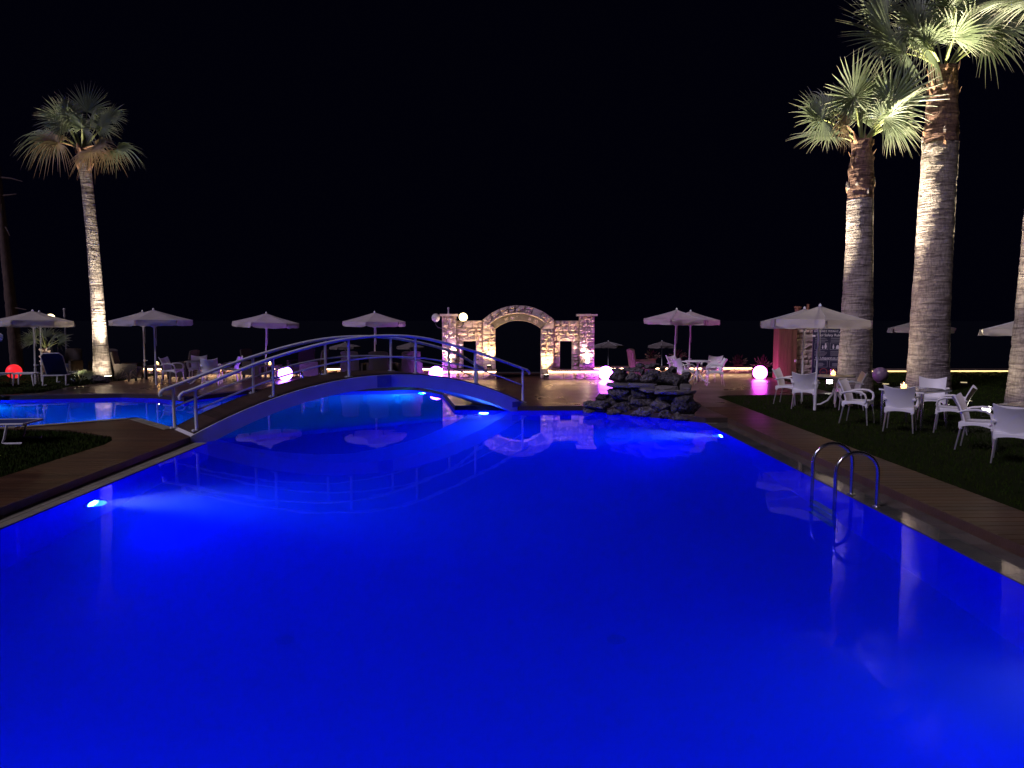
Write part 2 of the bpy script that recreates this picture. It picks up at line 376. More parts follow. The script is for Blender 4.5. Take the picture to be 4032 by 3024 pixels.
POOL = [(-5.2,-1.5),(4.25,-1.5),(4.25,15.3),(1.9,17.45),(0.1,17.45),(-1.15,17.6),(-1.75,21.2),(-2.6,22.6),(-7.28,21.8),(-8.44,19.5),
        (-9.54,20.27),(-10.6,20.5),(-13.5,19.9),(-20,18.6),(-20,12.6),(-9.29,14.17),(-7.68,15.44),(-6.19,13.86),(-5.5,12.95),(-5.2,12.85)]
TERR = [(-13.77,20.23),(-13.3,19.95),(-10.6,20.5),(-9.54,20.27),(-8.44,19.5),(-7.28,21.8),(-2.6,22.6),(-1.75,21.2),(-1.15,17.6),(0.1,17.45),(1.9,17.45),(4.25,15.3),(4.74,15.3),
        (4.74,17.2),(5.69,17.2),(5.72,19.5),(6.1,19.9),(9.3,20.2),(9.6,28.4),(-12.6,28.4),(-12.9,24.9),(-13.06,24.04),(-13.27,22.68),(-13.03,20.9)]
LAWN_R = [(5.55,2.0),(5.62,12.8),(5.69,17.2),(5.72,19.5),(6.1,19.9),(9.3,20.2),(9.6,28.4),(45,28.4),(45,2.0)]
LAWN_FL = [(-13.77,20.23),(-13.03,20.9),(-13.27,22.68),(-13.06,24.04),(-12.9,24.9),(-12.6,28.4),(-45,28.4),(-45,14.0),(-20,18.6),(-13.5,19.9)]
LAWN_L = [(-6.57,2.0),(-6.57,12.1),(-6.66,12.5),(-6.9,12.95),(-8.1,13.72),(-9.3,13.9),(-20,12.35),(-20,2.0)]
DECK_L = [(-5.52,2.0),(-5.52,12.95),(-6.19,13.86),(-7.68,15.44),(-9.29,14.17),(-20,12.6),(-20,12.35),(-9.3,13.9),(-8.1,13.72),(-6.9,12.95),(-6.66,12.5),(-6.57,12.1),(-6.57,2.0)]
DECK_R = [(4.74,2.0),(5.55,2.0),(5.62,12.8),(5.69,17.2),(4.74,17.2)]

# ground: wide shore far below, sea beyond
b = MB(); b.box(-400, 400, -40, 60, -3.2, -2.2); tag(b.build('beach', K['sand']), kind='structure')
b = MB(); b.box(-1500, 1500, 60, 2800, -3.4, -2.28); tag(b.build('sea', K['sea']), kind='structure')
b = MB(); b.prism([(-46,28.75),(46,28.75),(46,28.5),(-46,28.5)][::-1], -2.3, -0.02); tag(b.build('retaining_bank', K['joint']), kind='structure')

# terrace: stamped slabs over a dark joint bed
terr = MB().prism(TERR, -0.6, -0.006, bottom=False).build('terrace', K['joint'], fix=True); tag(terr, kind='structure')
sw, sd = 1.25, 1.05; j = 0; y = 15.0
while y < 28.4:
    x = -14.0 - (0.62 if j % 2 else 0.0)
    while x < 9.8:
        P = clip(TERR, x+0.003, x+sw-0.003, y+0.003, y+sd-0.003)
        if P and abs(area(P)) > 0.03:
            MB().prism(P, -0.006, 0.0 - rnd.uniform(0, 0.0008), bottom=False).build('slab', K['deck'], terr, fix=True)
        x += sw
    y += sd; j += 1
# left deck and right deck: planks laid across
for nm, poly, xa, xb, ya, yb in (('deck_walk', DECK_L, -9.6, -5.4, 5.0, 15.5), ('pool_deck', DECK_R, 4.7, 5.75, 4.6, 17.2)):
    d = MB().prism(poly, -0.6, -0.014, bottom=False).build(nm, K['joint'], fix=True); tag(d, kind='structure')
    y = ya
    while y < yb:
        P = clip(poly, xa, xb, y+0.008, min(y+0.142, yb))
        if P and abs(area(P)) > 0.004:
            MB().prism(P, -0.014, 0.0 - rnd.uniform(0, 0.002), bottom=False).build('plank', K['plank'], d, fix=True)
        y += 0.15
# kerb noses (raised deck edge over the water ledge)
b = MB(); b.box(-5.522, -5.50, -1.5, 12.9, -0.11, -0.001); tag(b.build('deck_kerb_west', K['kerb']), kind='structure')
b = MB(); b.box(4.72, 4.742, -1.5, 15.3, -0.11, -0.001); tag(b.build('deck_kerb_east', K['kerb']), kind='structure')
# overflow ledges with tiles
led = MB().box(-5.50, -5.212, -1.5, 12.9, -0.6, -0.106).build('ledge_west', K['grout']); tag(led, kind='structure')
y = 5.2
while y < 12.8:
    for r, (xa, xb) in enumerate(((-5.494, -5.345), (-5.333, -5.203))):
        o = 0.15 if r else 0.0
        MB().box(xa, xb, y+o+0.007, min(y+o+0.293, 12.88), -0.106, -0.1+rnd.uniform(-0.001, 0.001)).build('tile', K['tile'], led)
    y += 0.3
led = MB().box(4.262, 4.72, -1.5, 15.3, -0.6, -0.112).build('ledge_east', K['grout']); tag(led, kind='structure')
y = 4.0
while y < 15.2:
    for r, (xa, xb) in enumerate(((4.253, 4.48), (4.487, 4.716))):
        o = 0.17 if r else 0.0
        MB().box(xa, xb, y+o+0.003, min(y+o+0.337, 15.29), -0.112, -0.1045+rnd.uniform(-0.0006, 0.0006)).build('tile', K['wettile'], led)
    y += 0.34
# coping along the far pool
def strip(pts, w, z0, z1, name, m, parent=None, step=0.5, gap=0.006, out=1):
    for i in range(len(pts)-1):
        a, c = Vector((*pts[i], 0)), Vector((*pts[i+1], 0)); t = (c-a); Ln = t.length; t.normalize(); n = Vector((-t.y, t.x, 0))*out
        k = max(1, round(Ln/step))
        for q in range(k):
            p0 = a + t*(Ln*q/k + gap/2); p1 = a + t*(Ln*(q+1)/k - gap/2)
            poly = [(p0.x, p0.y), (p1.x, p1.y), ((p1+n*w).x, (p1+n*w).y), ((p0+n*w).x, (p0+n*w).y)]
            MB().prism(poly, z0, z1).build(name, m, parent, fix=True)
cp = tag(MB().box(-9.2, -9.19, 14.0, 14.01, -0.4, -0.3).build('pool_coping', K['grout']), kind='structure')
strip([(-6.19,13.86),(-7.68,15.44),(-9.29,14.17),(-16,13.19)], 0.2, 0.002, 0.014, 'coping_stone', K['tile'], cp, 0.6)
strip([(-16,19.4),(-13.5,19.9),(-10.6,20.5),(-9.54,20.27),(-8.44,19.5),(-7.28,21.8)], 0.2, 0.002, 0.014, 'coping_stone', K['kerb'], cp, 0.6)

# pool basin
def grow(poly, d):
    n = len(poly); out = []
    for i in range(n):
        a, p, c = (Vector((*poly[i-1], 0)), Vector((*poly[i], 0)), Vector((*poly[(i+1) % n], 0)))
        n1v = Vector(((p-a).y, -(p-a).x, 0)).normalized(); n2v = Vector(((c-p).y, -(c-p).x, 0)).normalized()
        m = n1v + n2v; q = p + m*(d/max(0.4, m.length_squared/2)); out.append((q.x, q.y))
    return out
def basin():
    b = MB(); n = len(POOL); PI_ = grow(POOL, -0.008)
    for i in range(n):
        a, c = PI_[i], PI_[(i+1) % n]
        b.add([(a[0],a[1],-2.0),(c[0],c[1],-2.0),(c[0],c[1],-0.112),(a[0],a[1],-0.112)], [(0,1,2,3)])
    b.add([(p[0],p[1],-1.55) for p in PI_], [tuple(range(n))])
    return tag(b.build('pool_basin', K['basin']), kind='structure')
basin()
# shallower floor of the far pool beyond the bridge, with steps in its corner
b = MB(); b.prism([(-6.0,13.9),(-0.6,17.9),(-1.2,17.6),(-1.8,21.2),(-2.6,22.6),(-7.28,21.8),(-8.44,19.5),(-10.6,20.5),(-20,18.6),(-20,12.6),(-9.29,14.17),(-7.68,15.44)], -1.5, -1.05)
tag(b.build('shallow_pool_floor', K['basin2'], fix=True), kind='structure')
b = MB()
for k in range(4): b.prism([(-7.3+0.33*k,21.8-0.05*k),(-8.44+0.33*k,19.5+0.1*k),(-8.9,19.7),(-8.0,22.2)], -1.05, -0.9+0.2*(3-k))
tag(b.build('pool_steps', K['basin2'], fix=True), kind='structure')

# water: one closed body, gently moving surface, faint scattering
def water():
    m, nt, N, L, P = node_mat('pool_water')
    rf = N.new('ShaderNodeBsdfRefraction'); rf.inputs['IOR'].default_value = 1.333; rf.inputs['Roughness'].default_value = 0.0
    gl = N.new('ShaderNodeBsdfGlossy'); gl.inputs['Color'].default_value = (0.30, 0.30, 0.95, 1); gl.inputs['Roughness'].default_value = 0.012
    fr = N.new('ShaderNodeFresnel'); fr.inputs['IOR'].default_value = 1.333
    mrf = N.new('ShaderNodeMapRange'); mrf.inputs['From Min'].default_value = 0.09; mrf.inputs['From Max'].default_value = 0.45; L.new(fr.outputs[0], mrf.inputs['Value'])
    mc = N.new('ShaderNodeMix'); mc.data_type = 'RGBA'; mc.inputs['A'].default_value = (0.05, 0.05, 0.7, 1); mc.inputs['B'].default_value = (0.55, 0.52, 1.0, 1)
    L.new(mrf.outputs[0], mc.inputs['Factor']); L.new(mc.outputs['Result'], gl.inputs['Color'])
    ms = N.new('ShaderNodeMixShader'); L.new(fr.outputs[0], ms.inputs[0]); L.new(rf.outputs[0], ms.inputs[1]); L.new(gl.outputs[0], ms.inputs[2])
    L.new(ms.outputs[0], N['Material Output'].inputs['Surface']); N.remove(P)
    geo = N.new('ShaderNodeNewGeometry'); n1 = N.new('ShaderNodeTexNoise'); n1.inputs['Scale'].default_value = 1.3; n1.inputs['Detail'].default_value = 2
    L.new(geo.outputs['Position'], n1.inputs['Vector'])
    bp = N.new('ShaderNodeBump'); bp.inputs['Strength'].default_value = 0.06; bp.inputs['Distance'].default_value = 0.03
    L.new(n1.outputs['Fac'], bp.inputs['Height'])
    for q in (rf, gl, fr): L.new(bp.outputs[0], q.inputs['Normal'])
    vs = N.new('ShaderNodeVolumeScatter'); vs.inputs['Color'].default_value = (0.55, 0.6, 1, 1); vs.inputs['Density'].default_value = 0.11; vs.inputs['Anisotropy'].default_value = 0.0
    va = N.new('ShaderNodeVolumeAbsorption'); va.inputs['Color'].default_value = (0.0, 0.78, 1, 1); va.inputs['Density'].default_value = 1.3
    ad = N.new('ShaderNodeAddShader'); L.new(vs.outputs[0], ad.inputs[0]); L.new(va.outputs[0], ad.inputs[1]); L.new(ad.outputs[0], N['Material Output'].inputs['Volume'])
    big = grow(POOL, 0.02)     # 2 cm past the walls so no faces coincide
    return tag(MB().prism(big, -1.7, WZ).build('pool_water', m, fix=True), kind='structure')
water()

# ------------------------------------------------------------------ lawns
def lawn(name, poly, box, count, hmin, hmax, seed):
    base = MB().prism(poly, -0.6, -0.03, bottom=False).build(name, K['soil'], fix=True); tag(base, kind='structure')
    r2 = random.Random(seed); V = []; Fc = []; n = len(poly)
    def inside(x, y):
        c = False
        for i in range(n):
            (xa, ya), (xb, yb) = poly[i-1], poly[i]
            if (ya > y) != (yb > y) and x < (xb-xa)*(y-ya)/(yb-ya)+xa: c = not c
        return c
    k = 0
    while k < count:
        x = r2.uniform(box[0], box[1]); y = box[2]*(box[3]/box[2])**r2.random()
        if not inside(x, y): continue
        a = r2.uniform(0, 6.28); h = r2.uniform(hmin, hmax); w = 0.004 + 0.0004*y; l = r2.uniform(0, 0.6)*h; a2 = r2.uniform(0, 6.28)
        dx, dy = math.cos(a)*w, math.sin(a)*w; i = len(V)
        V += [(x-dx, y-dy, -0.03), (x+dx, y+dy, -0.03), (x+math.cos(a2)*l, y+math.sin(a2)*l, -0.03+h)]; Fc.append((i, i+1, i+2)); k += 1
    b = MB(); b.v = V; b.f = Fc
    tag(b.build(name+'_grass', K['grass']), 'short dark lawn grass beside the pool' if 'left' not in name else 'short dark lawn grass', 'grass', kind='stuff')
lawn('lawn_right', LAWN_R, (5.5, 26, 7, 28), 60000, 0.03, 0.06, 1)
lawn('lawn_left', LAWN_L, (-12, -6.5, 6, 14), 45000, 0.03, 0.06, 2)
lawn('lawn_far_left', LAWN_FL, (-26, -12.6, 19, 28.3), 12000, 0.03, 0.06, 3)

# ------------------------------------------------------------------ stone laying
def stone_mesh(q, yf, yb, rel=0.03, gap=0.007, nu=4, nv=3, seed=0):
    """one hewn stone; q = four (x,z) corners bl,br,tr,tl ; front at yf, back at yb"""
    cx = sum(p[0] for p in q)/4; cz = sum(p[1] for p in q)/4
    Q = []
    for p in q:
        d = Vector((cx-p[0], cz-p[1])); l = max(d.length, 1e-4); Q.append((p[0]+d.x/l*gap*1.3, p[1]+d.y/l*gap*1.3))
    V = []; F = []; w = nu+1
    for jv in range(nv+1):
        for iu in range(nu+1):
            u, v = iu/nu, jv/nv
            x = (Q[0][0]*(1-u)+Q[1][0]*u)*(1-v)+(Q[3][0]*(1-u)+Q[2][0]*u)*v; z = (Q[0][1]*(1-u)+Q[1][1]*u)*(1-v)+(Q[3][1]*(1-u)+Q[2][1]*u)*v
            edge = iu in (0, nu) or jv in (0, nv)
            if edge: yy = yf + 0.012 + 0.006*noise.noise((x*9, z*9, seed))
            else: yy = yf - rel*(0.5 + 1.3*noise.noise((x*7.3+seed, z*9.1, seed*1.7)) )
            V.append((x, yy, z))
    for jv in range(nv):
        for iu in range(nu): F.append((jv*w+iu, jv*w+iu+1, (jv+1)*w+iu+1, (jv+1)*w+iu))
    bd = [i for i in range(nu)] + [jv*w+nu for jv in range(nv)] + [nv*w+i for i in range(nu, 0, -1)] + [jv*w for jv in range(nv, 0, -1)]
    n0 = len(V); V += [(V[i][0], yb, V[i][2]) for i in bd]; m = len(bd)
    for k in range(m): F.append((bd[(k+1) % m], bd[k], n0+k, n0+(k+1) % m))
    b = MB(); b.v = V; b.f = F; return b
class Layer:
    def __init__(s, parent, yf, yb, seed): s.p = parent; s.yf = yf; s.yb = yb; s.r = random.Random(seed); s.n = seed*100
    def stone(s, q, rel=None, m=None, name='stone', dy=0.0):
        s.n += 1; rough = s.r.random() > 0.22
        if rel is None: rel = s.r.uniform(0.03, 0.07) if rough else 0.004
        if m is None: m = K['stone'] if rel > 0.012 else K['dressed']
        stone_mesh(q, s.yf+dy+s.r.uniform(-0.006, 0.006), s.yb, rel, seed=s.n*0.37).build(name, m, s.p, smooth=False)
    def fill(s, x0, x1, z0, z1, hmin=0.13, hmax=0.24, wmin=0.17, wmax=0.42, rel=None):
        z = z0
        while z < z1 - 0.01:
            h = s.r.uniform(hmin, hmax)
            if z + h > z1 - hmin*0.6: h = z1 - z
            x = x0; jz = 0.0
            while x < x1 - 0.01:
                w = s.r.uniform(wmin, wmax)
                if x + w > x1 - wmin*0.7: w = x1 - x
                if h > 0.19 and s.r.random() < 0.25 and w < 0.34:
                    k = z + h*s.r.uniform(0.4, 0.6); s.stone([(x,z),(x+w,z),(x+w,k),(x,k)], rel); s.stone([(x,k),(x+w,k),(x+w,z+h),(x,z+h)], rel)
                else: s.stone([(x,z),(x+w,z),(x+w,z+h),(x,z+h)], rel)
                x += w
            z += h

def wall_lamp(loc, lit, label, arm_to):
    t = thing('globe_lamp', label, 'lamp', loc, 0, 'globe lamps on the gate pillar')
    MB().sphere((0,0,0), 0.145).build('globe', K['opal'] if lit else K['offglobe'], t, smooth='all')
    MB().lathe([(0.05,-0.17),(0.06,-0.15),(0.05,-0.125)], 14).build('collar', K['black'], t, smooth=True)
    ax, ay = arm_to
    MB().tube([(0,0,-0.16),(0,0,-0.25),(ax*0.3,ay*0.3,-0.33),(ax*0.7,ay*0.7,-0.36),(ax,ay,-0.36)], 0.014, 8).build('arm', K['black'], t, smooth=True)
    return t
def ground_flood(name, loc, aim, power, label, cone=70, col=(1.0,0.80,0.48), lens='lens', size=0.16, group=None, wash=None):
    t = thing('ground_floodlight', label, 'floodlight', loc, 0, group)
    v = (Vector(aim) - Vector(loc)).normalized(); q = v.to_track_quat('-Z', 'Y').to_matrix().to_4x4()
    c = Vector((0, 0, 0.16))
    M4 = Matrix.Translation(c) @ q
    MB().box(-size*0.62, size*0.62, -size*0.45, size*0.45, 0.0, 0.07, M4).build('housing', K['black'], t)
    MB().box(-size*0.54, size*0.54, -size*0.38, size*0.38, -0.006, 0.002, M4).build('lens', K[lens], t)
    MB().tube([(-size*0.66,0,0.0),(-size*0.66,0,0.14),(-size*0.6,0,0.16)], 0.012, 6).tube([(size*0.66,0,0.0),(size*0.66,0,0.14),(size*0.6,0,0.16)], 0.012, 6).box(-size*0.7, size*0.7, -0.03, 0.03, 0, 0.012).build('bracket', K['black'], t)
    spot('flood_beam', Vector(loc) + c + v*0.03, aim, power, cone, col, 0.9, 0.06, t)
    if wash: spot('flood_wash', Vector(loc) + c + v*0.03, wash[:3], wash[3], 140, col, 1.0, 0.06, t)
    return t

# ------------------------------------------------------------------ stone gate
GY = 25.70; GB = 26.2
gate = thing('stone_archway', 'rough stone archway gate with two window openings and capped pillars at the terrace end', 'archway', (0.54, GY, 0))
L_ = Layer(gate, 0.0, GB-GY, 3)
ox = 0.54
def gx(x): return x - ox
L_.fill(gx(-2.12), gx(-1.62), 0, 2.17, wmin=0.15, wmax=0.33)
L_.fill(gx(2.68), gx(3.20), 0, 2.17, wmin=0.15, wmax=0.33)
W_ = Layer(gate, 0.10, GB-GY-0.08, 5)
for x0, w0, w1, x1 in ((-1.62, -1.39, -0.95, -0.70), (1.77, 2.01, 2.43, 2.68)):
    W_.fill(gx(x0), gx(w0), 0, 1.30, wmin=0.3, wmax=0.4); W_.fill(gx(w1), gx(x1), 0, 1.30, wmin=0.3, wmax=0.4)
    W_.stone([(gx(w0-0.12),1.30),(gx(w1+0.12),1.30),(gx(w1+0.12),1.50),(gx(w0-0.12),1.50)], 0.035)
    W_.stone([(gx(x0),1.30),(gx(w0-0.12),1.30),(gx(w0-0.12),1.50),(gx(x0),1.50)]); W_.stone([(gx(w1+0.12),1.30),(gx(x1),1.30),(gx(x1),1.50),(gx(w1+0.12),1.50)])
    W_.fill(gx(x0), gx(x1), 1.50, 2.02, hmin=0.11, hmax=0.19, wmin=0.18, wmax=0.4)
A_ = Layer(gate, -0.03, GB-GY, 7)
for x0, x1 in ((-0.70, -0.25), (1.33, 1.77)): A_.fill(gx(x0), gx(x1), 0, 1.72, wmin=0.17, wmax=0.3)
CZ = 0.756
def pol(r, a): return (r*math.sin(R(a)), CZ + r*math.cos(R(a)))
na = 9
for i in range(na):
    a0 = -39 + 78*i/na; a1 = -39 + 78*(i+1)/na
    A_.stone([pol(1.254,a0), pol(1.254,a1), pol(1.515,a1), pol(1.515,a0)], 0.012 if i != 5 else 0.002, K['stone'] if i != 5 else K['dressed'], 'voussoir', 0.035)
angs = [-44.3]; 
while angs[-1] < 38: angs.append(angs[-1] + A_.r.uniform(7.5, 12.5))
angs.append(44.3)
for i in range(len(angs)-1):
    a0, a1 = angs[i], angs[i+1]
    if abs(a0+a1) < 40 and A_.r.random() < 0.6:
        A_.stone([pol(1.55,a0), pol(1.55,a1), pol(1.675,a1), pol(1.675,a0)]); A_.stone([pol(1.675,a0), pol(1.675,a1), pol(1.80,a1), pol(1.80,a0)])
    else: A_.stone([pol(1.55,a0), pol(1.55,a1), pol(1.80,a1), pol(1.80,a0)])
for s in (-1, 1):
    q = [(s*0.79,1.73),(s*1.235,1.73),(s*1.235,1.99),(s*0.99,1.93)]
    if s < 0: q = [q[1], q[0], q[3], q[2]]
    A_.stone(q)
mo = MB()
pts = [pol(1.532, -40 + 80*i/28) for i in range(29)]
mo.tube([(p[0], -0.045, p[1]) for p in pts], 0.03, 6).build('arch_moulding', K['dressed'], gate, smooth=True)
core = MB()
e = 0.03
for x0, x1, z1, yo in ((-2.12,-1.62,2.17,0), (2.68,3.20,2.17,0)): core.box(gx(x0)+0.015, gx(x1)-0.015, e, GB-GY-0.01, 0, z1-0.01)
for x0, w0, w1, x1 in ((-1.62,-1.39,-0.95,-0.70), (1.77,2.01,2.43,2.68)):
    core.box(gx(x0)-0.01, gx(w0)-0.015, 0.13, 0.40, 0, 2.005); core.box(gx(w1)+0.015, gx(x1)+0.01, 0.13, 0.40, 0, 2.005); core.box(gx(w0)-0.016, gx(w1)+0.016, 0.131, 0.399, 1.315, 2.004)
for x0, x1 in ((-0.70,-0.25), (1.33,1.77)): core.box(gx(x0)+0.015, gx(x1)-0.015, 0.0, 0.48, 0, 1.80)
for i in range(24):
    a0 = -43.5 + 87*i/24; a1 = -43.5 + 87*(i+1)/24
    r0 = 1.27 if abs((a0+a1)/2) < 38.5 else 1.45
    q = [pol(r0,a0), pol(r0,a1), pol(1.785,a1), pol(1.785,a0)]
    core.add([(p[0], 0.0, p[1]) for p in q] + [(p[0], 0.47, p[1]) for p in q], [(0,1,2,3),(7,6,5,4),(0,4,5,1),(1,5,6,2),(2,6,7,3),(3,7,4,0)])
core.build('mortar_core', K['mortar'], gate)
for x0, x1 in ((-2.19, -1.56), (2.60, 3.29)):
    n = 3
    for i in range(n):
        xa = gx(x0) + (x1-x0)*i/n; xb = gx(x0) + (x1-x0)*(i+1)/n
        MB().box(xa+0.003, xb-0.003, -0.08, 0.58, 2.172, 2.245+rnd.uniform(-0.006, 0.008)).build('cap_slab', K['dressed'], gate)
# lamps fixed to the gate
wall_lamp((-1.36, 25.42, 2.14), True, 'lit white globe lamp on the left gate pillar, right of the cap', (-0.2, 0.3))
wall_lamp((-2.33, 25.75, 2.12), False, 'unlit grey globe lamp on the left gate pillar, left of the cap', (0.25, 0.05))
point('globe_glow', (-1.36, 25.2, 2.14), 8, (1.0, 0.75, 0.4), 0.1)
def pillar_uplight(x, label):
    t = thing('wall_uplight', label, 'wall light', (x, GY-0.09, 0.56), 0, 'uplights on the gate pillars')
    MB().box(-0.16, 0.16, -0.09, 0.05, -0.07, 0.0).build('shelf_box', K['greymetal'], t)
    MB().box(-0.06, 0.06, -0.06, 0.03, 0.001, 0.05).build('lens', K['lens'], t)
    spot('uplight_beam', (x, GY-0.15, 0.62), (x, GY+0.25, 2.3), 170, 120, (1.0, 0.76, 0.48), 0.8, 0.04, t)
pillar_uplight(-1.87, 'small bright uplight on the left gate pillar')
pillar_uplight(2.94, 'small bright uplight on the right gate pillar')
ground_flood('f', (-0.47, 25.22, 0.32), (-0.45, 26.1, 2.4), 230, 'floodlight at the foot of the left arch pier', 110, (1.0,0.74,0.32), size=0.12, group='floodlights at the arch piers')
ground_flood('f', (1.50, 25.25, 0.0), (1.55, 26.0, 2.4), 250, 'floodlight at the foot of the right arch pier', 110, (1.0,0.74,0.32), size=0.12, group='floodlights at the arch piers')

# low walls with lit coping
def low_wall(x0, x1, yf, h, depth, label, seed, led='led', end_r=False):
    t = thing('low_stone_wall', label, 'wall', ((x0+x1)/2, yf, 0)); hw = (x1-x0)/2
    Ly = Layer(t, 0.0, depth-0.03, seed)
    Ly.fill(-hw, hw, 0, h-0.075, hmin=0.12, hmax=0.24, wmin=0.22, wmax=0.55)
    MB().box(-hw+0.01, hw-0.01, 0.03, depth, 0, h-0.06).build('mortar_core', K['mortar'], t)
    n = max(1, round((x1-x0)/0.9))
    for i in range(n): MB().box(-hw+(x1-x0)*i/n+0.003, -hw+(x1-x0)*(i+1)/n-0.003, -0.09, depth+0.05, h-0.058, h).build('coping_slab', K['coping'], t)
    MB().box(-hw+0.02, hw-0.02, -0.045, -0.02, h-0.078, h-0.062).build('led_strip', K[led], t)
    return t
low_wall(-15.4, -2.1, 28.1, 0.25, 0.35, 'long low stone wall with warm light strip, left of the archway', 21)
low_wall(-2.1, -0.22, 25.45, 0.33, 0.2, 'short low wall with light strip before the left gate window', 22)
low_wall(1.57, 3.32, 25.45, 0.33, 0.2, 'short low wall with light strip before the right gate window', 23)
low_wall(3.4, 9.58, 28.15, 0.26, 0.35, 'low stone wall with warm light strip, right of the archway', 24)
low_wall(11.9, 24.0, 28.3, 0.14, 0.3, 'thin lit garden edging behind the right-hand palms', 25, 'ledy')

# ------------------------------------------------------------------ arched footbridge
BA = Vector((-5.45, 12.95, 0)); BU = Vector((0.79, 0.613, 0)).normalized(); BV = Vector((-BU.y, BU.x, 0))
bridge = thing('footbridge', 'white arched footbridge with blue-lit handrails over the pool', 'bridge', BA, math.atan2(BU.y, BU.x))
BW = 1.2
def btop(s): return 0.91*(1-((s-3.8)/3.87)**2)
def bbot(s): return 0.645 - 0.77*((s-3.75)/3.42)**2
slab = MB(); n = 48; s0, s1 = -0.06, 7.66
prof = []
for i in range(n+1):
    s = s0 + (s1-s0)*i/n; prof.append((s, max(btop(s), -0.02), max(bbot(s), -0.35)))
for i in range(n):
    (a, ta, ba_), (c, tc_, bc) = prof[i], prof[i+1]
    slab.add([(a,0,ba_),(c,0,bc),(c,0,tc_),(a,0,ta),(a,BW,ba_),(c,BW,bc),(c,BW,tc_),(a,BW,ta)], [(0,1,2,3),(7,6,5,4),(3,2,6,7),(4,5,1,0)])
slab.add([(s0,0,prof[0][2]),(s0,0,prof[0][1]),(s0,BW,prof[0][1]),(s0,BW,prof[0][2])], [(0,1,2,3)])
slab.add([(s1,0,prof[-1][2]),(s1,BW,prof[-1][2]),(s1,BW,prof[-1][1]),(s1,0,prof[-1][1])], [(0,1,2,3)])
slab.build('arch_slab', K['plaster'], bridge, smooth=True)
s = 0.0; k = 0
while s < 7.6:
    e_ = min(s+0.148, 7.62); za, zb = btop(s)+0.004, btop(e_)+0.004
    b = MB(); b.add([(s+0.003,0.035,za),(e_-0.003,0.035,zb),(e_-0.003,BW-0.035,zb),(s+0.003,BW-0.035,za),
                     (s+0.003,0.035,za+0.022),(e_-0.003,0.035,zb+0.022),(e_-0.003,BW-0.035,zb+0.022),(s+0.003,BW-0.035,za+0.022)],
                    [(3,2,1,0),(4,5,6,7),(0,1,5,4),(1,2,6,5),(2,3,7,6),(3,0,4,7)])
    b.build('deck_board', K['bridgeboard'], bridge); s += 0.152
def railing(off, posts, tops, mids, ends):
    def curve(pts, N=40):
        out = []
        P = [Vector(p) for p in pts]
        for i in range(len(P)-1):
            p0 = P[max(i-1,0)]; p1 = P[i]; p2 = P[i+1]; p3 = P[min(i+2, len(P)-1)]
            for q in range(8):
                t = q/8; t2 = t*t; t3 = t2*t
                out.append(0.5*((2*p1) + (p2-p0)*t + (2*p0-5*p1+4*p2-p3)*t2 + (3*p1-p0-3*p2+p3)*t3))
        out.append(P[-1]); return out
    hand = [(ends[0]-0.02, off, tops[0]-0.17), (ends[0]-0.03, off, tops[0]-0.12), (ends[0]+0.04, off, tops[0]-0.055)] + [(a, off, z) for a, z in zip(posts, tops)] + [(ends[1]-0.05, off, tops[-1]-0.045), (ends[1]+0.02, off, tops[-1]-0.1), (ends[1]+0.02, off, tops[-1]-0.16)]
    MB().tube(curve(hand), 0.032, 10).build('handrail', K['whitepaint'], bridge, smooth=True)
    MB().tube(curve([(a, off, z) for a, z in zip(posts, mids)]), 0.017, 8).build('mid_rail', K['whitepaint'], bridge, smooth=True)
    for a, z in zip(posts, tops):
        zb = max(btop(a), 0.0)+0.02
        p = MB().tube([(a,off,zb),(a,off,z)], 0.028, 10).build('post', K['whitepaint'], bridge, smooth=True)
        b = MB(); b.box(a-0.075, a+0.075, off-0.055, off+0.055, zb-0.012, zb+0.012)
        for dx in (-0.055, 0.055): b.lathe([(0.014, zb+0.012), (0.014, zb+0.028)], 6, (a+dx, off, 0))
        b.build('base_plate', K['whitepaint'], p)
railing(0.10, [0.07,1.48,3.04,4.60,6.17,7.58], [0.83,1.33,1.665,1.68,1.32,0.88], [0.44,0.93,1.235,1.24,0.94,0.48], (-0.16, 7.76))
railing(1.10, [-0.05,1.45,2.99,4.56,6.12,6.95], [0.81,1.315,1.645,1.645,1.32,0.93], [0.42,0.92,1.23,1.22,0.92,0.60], (-0.25, 7.12))
def plaque(s, w, z0, z1):
    p = MB().box(s-w/2, s+w/2, -0.012, -0.002, z0, z1).build('warning_plaque', K['plaque'], bridge)
    b = MB(); cz = (z0+z1)/2; r = (z1-z0)*0.20
    for i in range(24):
        a0, a1 = 2*math.pi*i/24, 2*math.pi*(i+1)/24
        b.add([(s+math.cos(a0)*r,-0.0145,cz+math.sin(a0)*r),(s+math.cos(a1)*r,-0.0145,cz+math.sin(a1)*r),(s+math.cos(a1)*r*0.86,-0.0145,cz+math.sin(a1)*r*0.86),(s+math.cos(a0)*r*0.86,-0.0145,cz+math.sin(a0)*r*0.86)], [(0,1,2,3)])
    c, sn = math.cos(R(-45)), math.sin(R(-45))
    b.add([(s+c*r+sn*0.006,-0.0146,cz+sn*r-c*0.006),(s-c*r+sn*0.006,-0.0146,cz-sn*r-c*0.006),(s-c*r-sn*0.006,-0.0146,cz-sn*r+c*0.006),(s+c*r-sn*0.006,-0.0146,cz+sn*r+c*0.006)], [(0,1,2,3)])
    b.build('prohibition_mark', K['printgrey'], p)
plaque(3.78, 0.33, 0.655, 0.90)
plaque(7.30, 0.25, -0.02, 0.11)

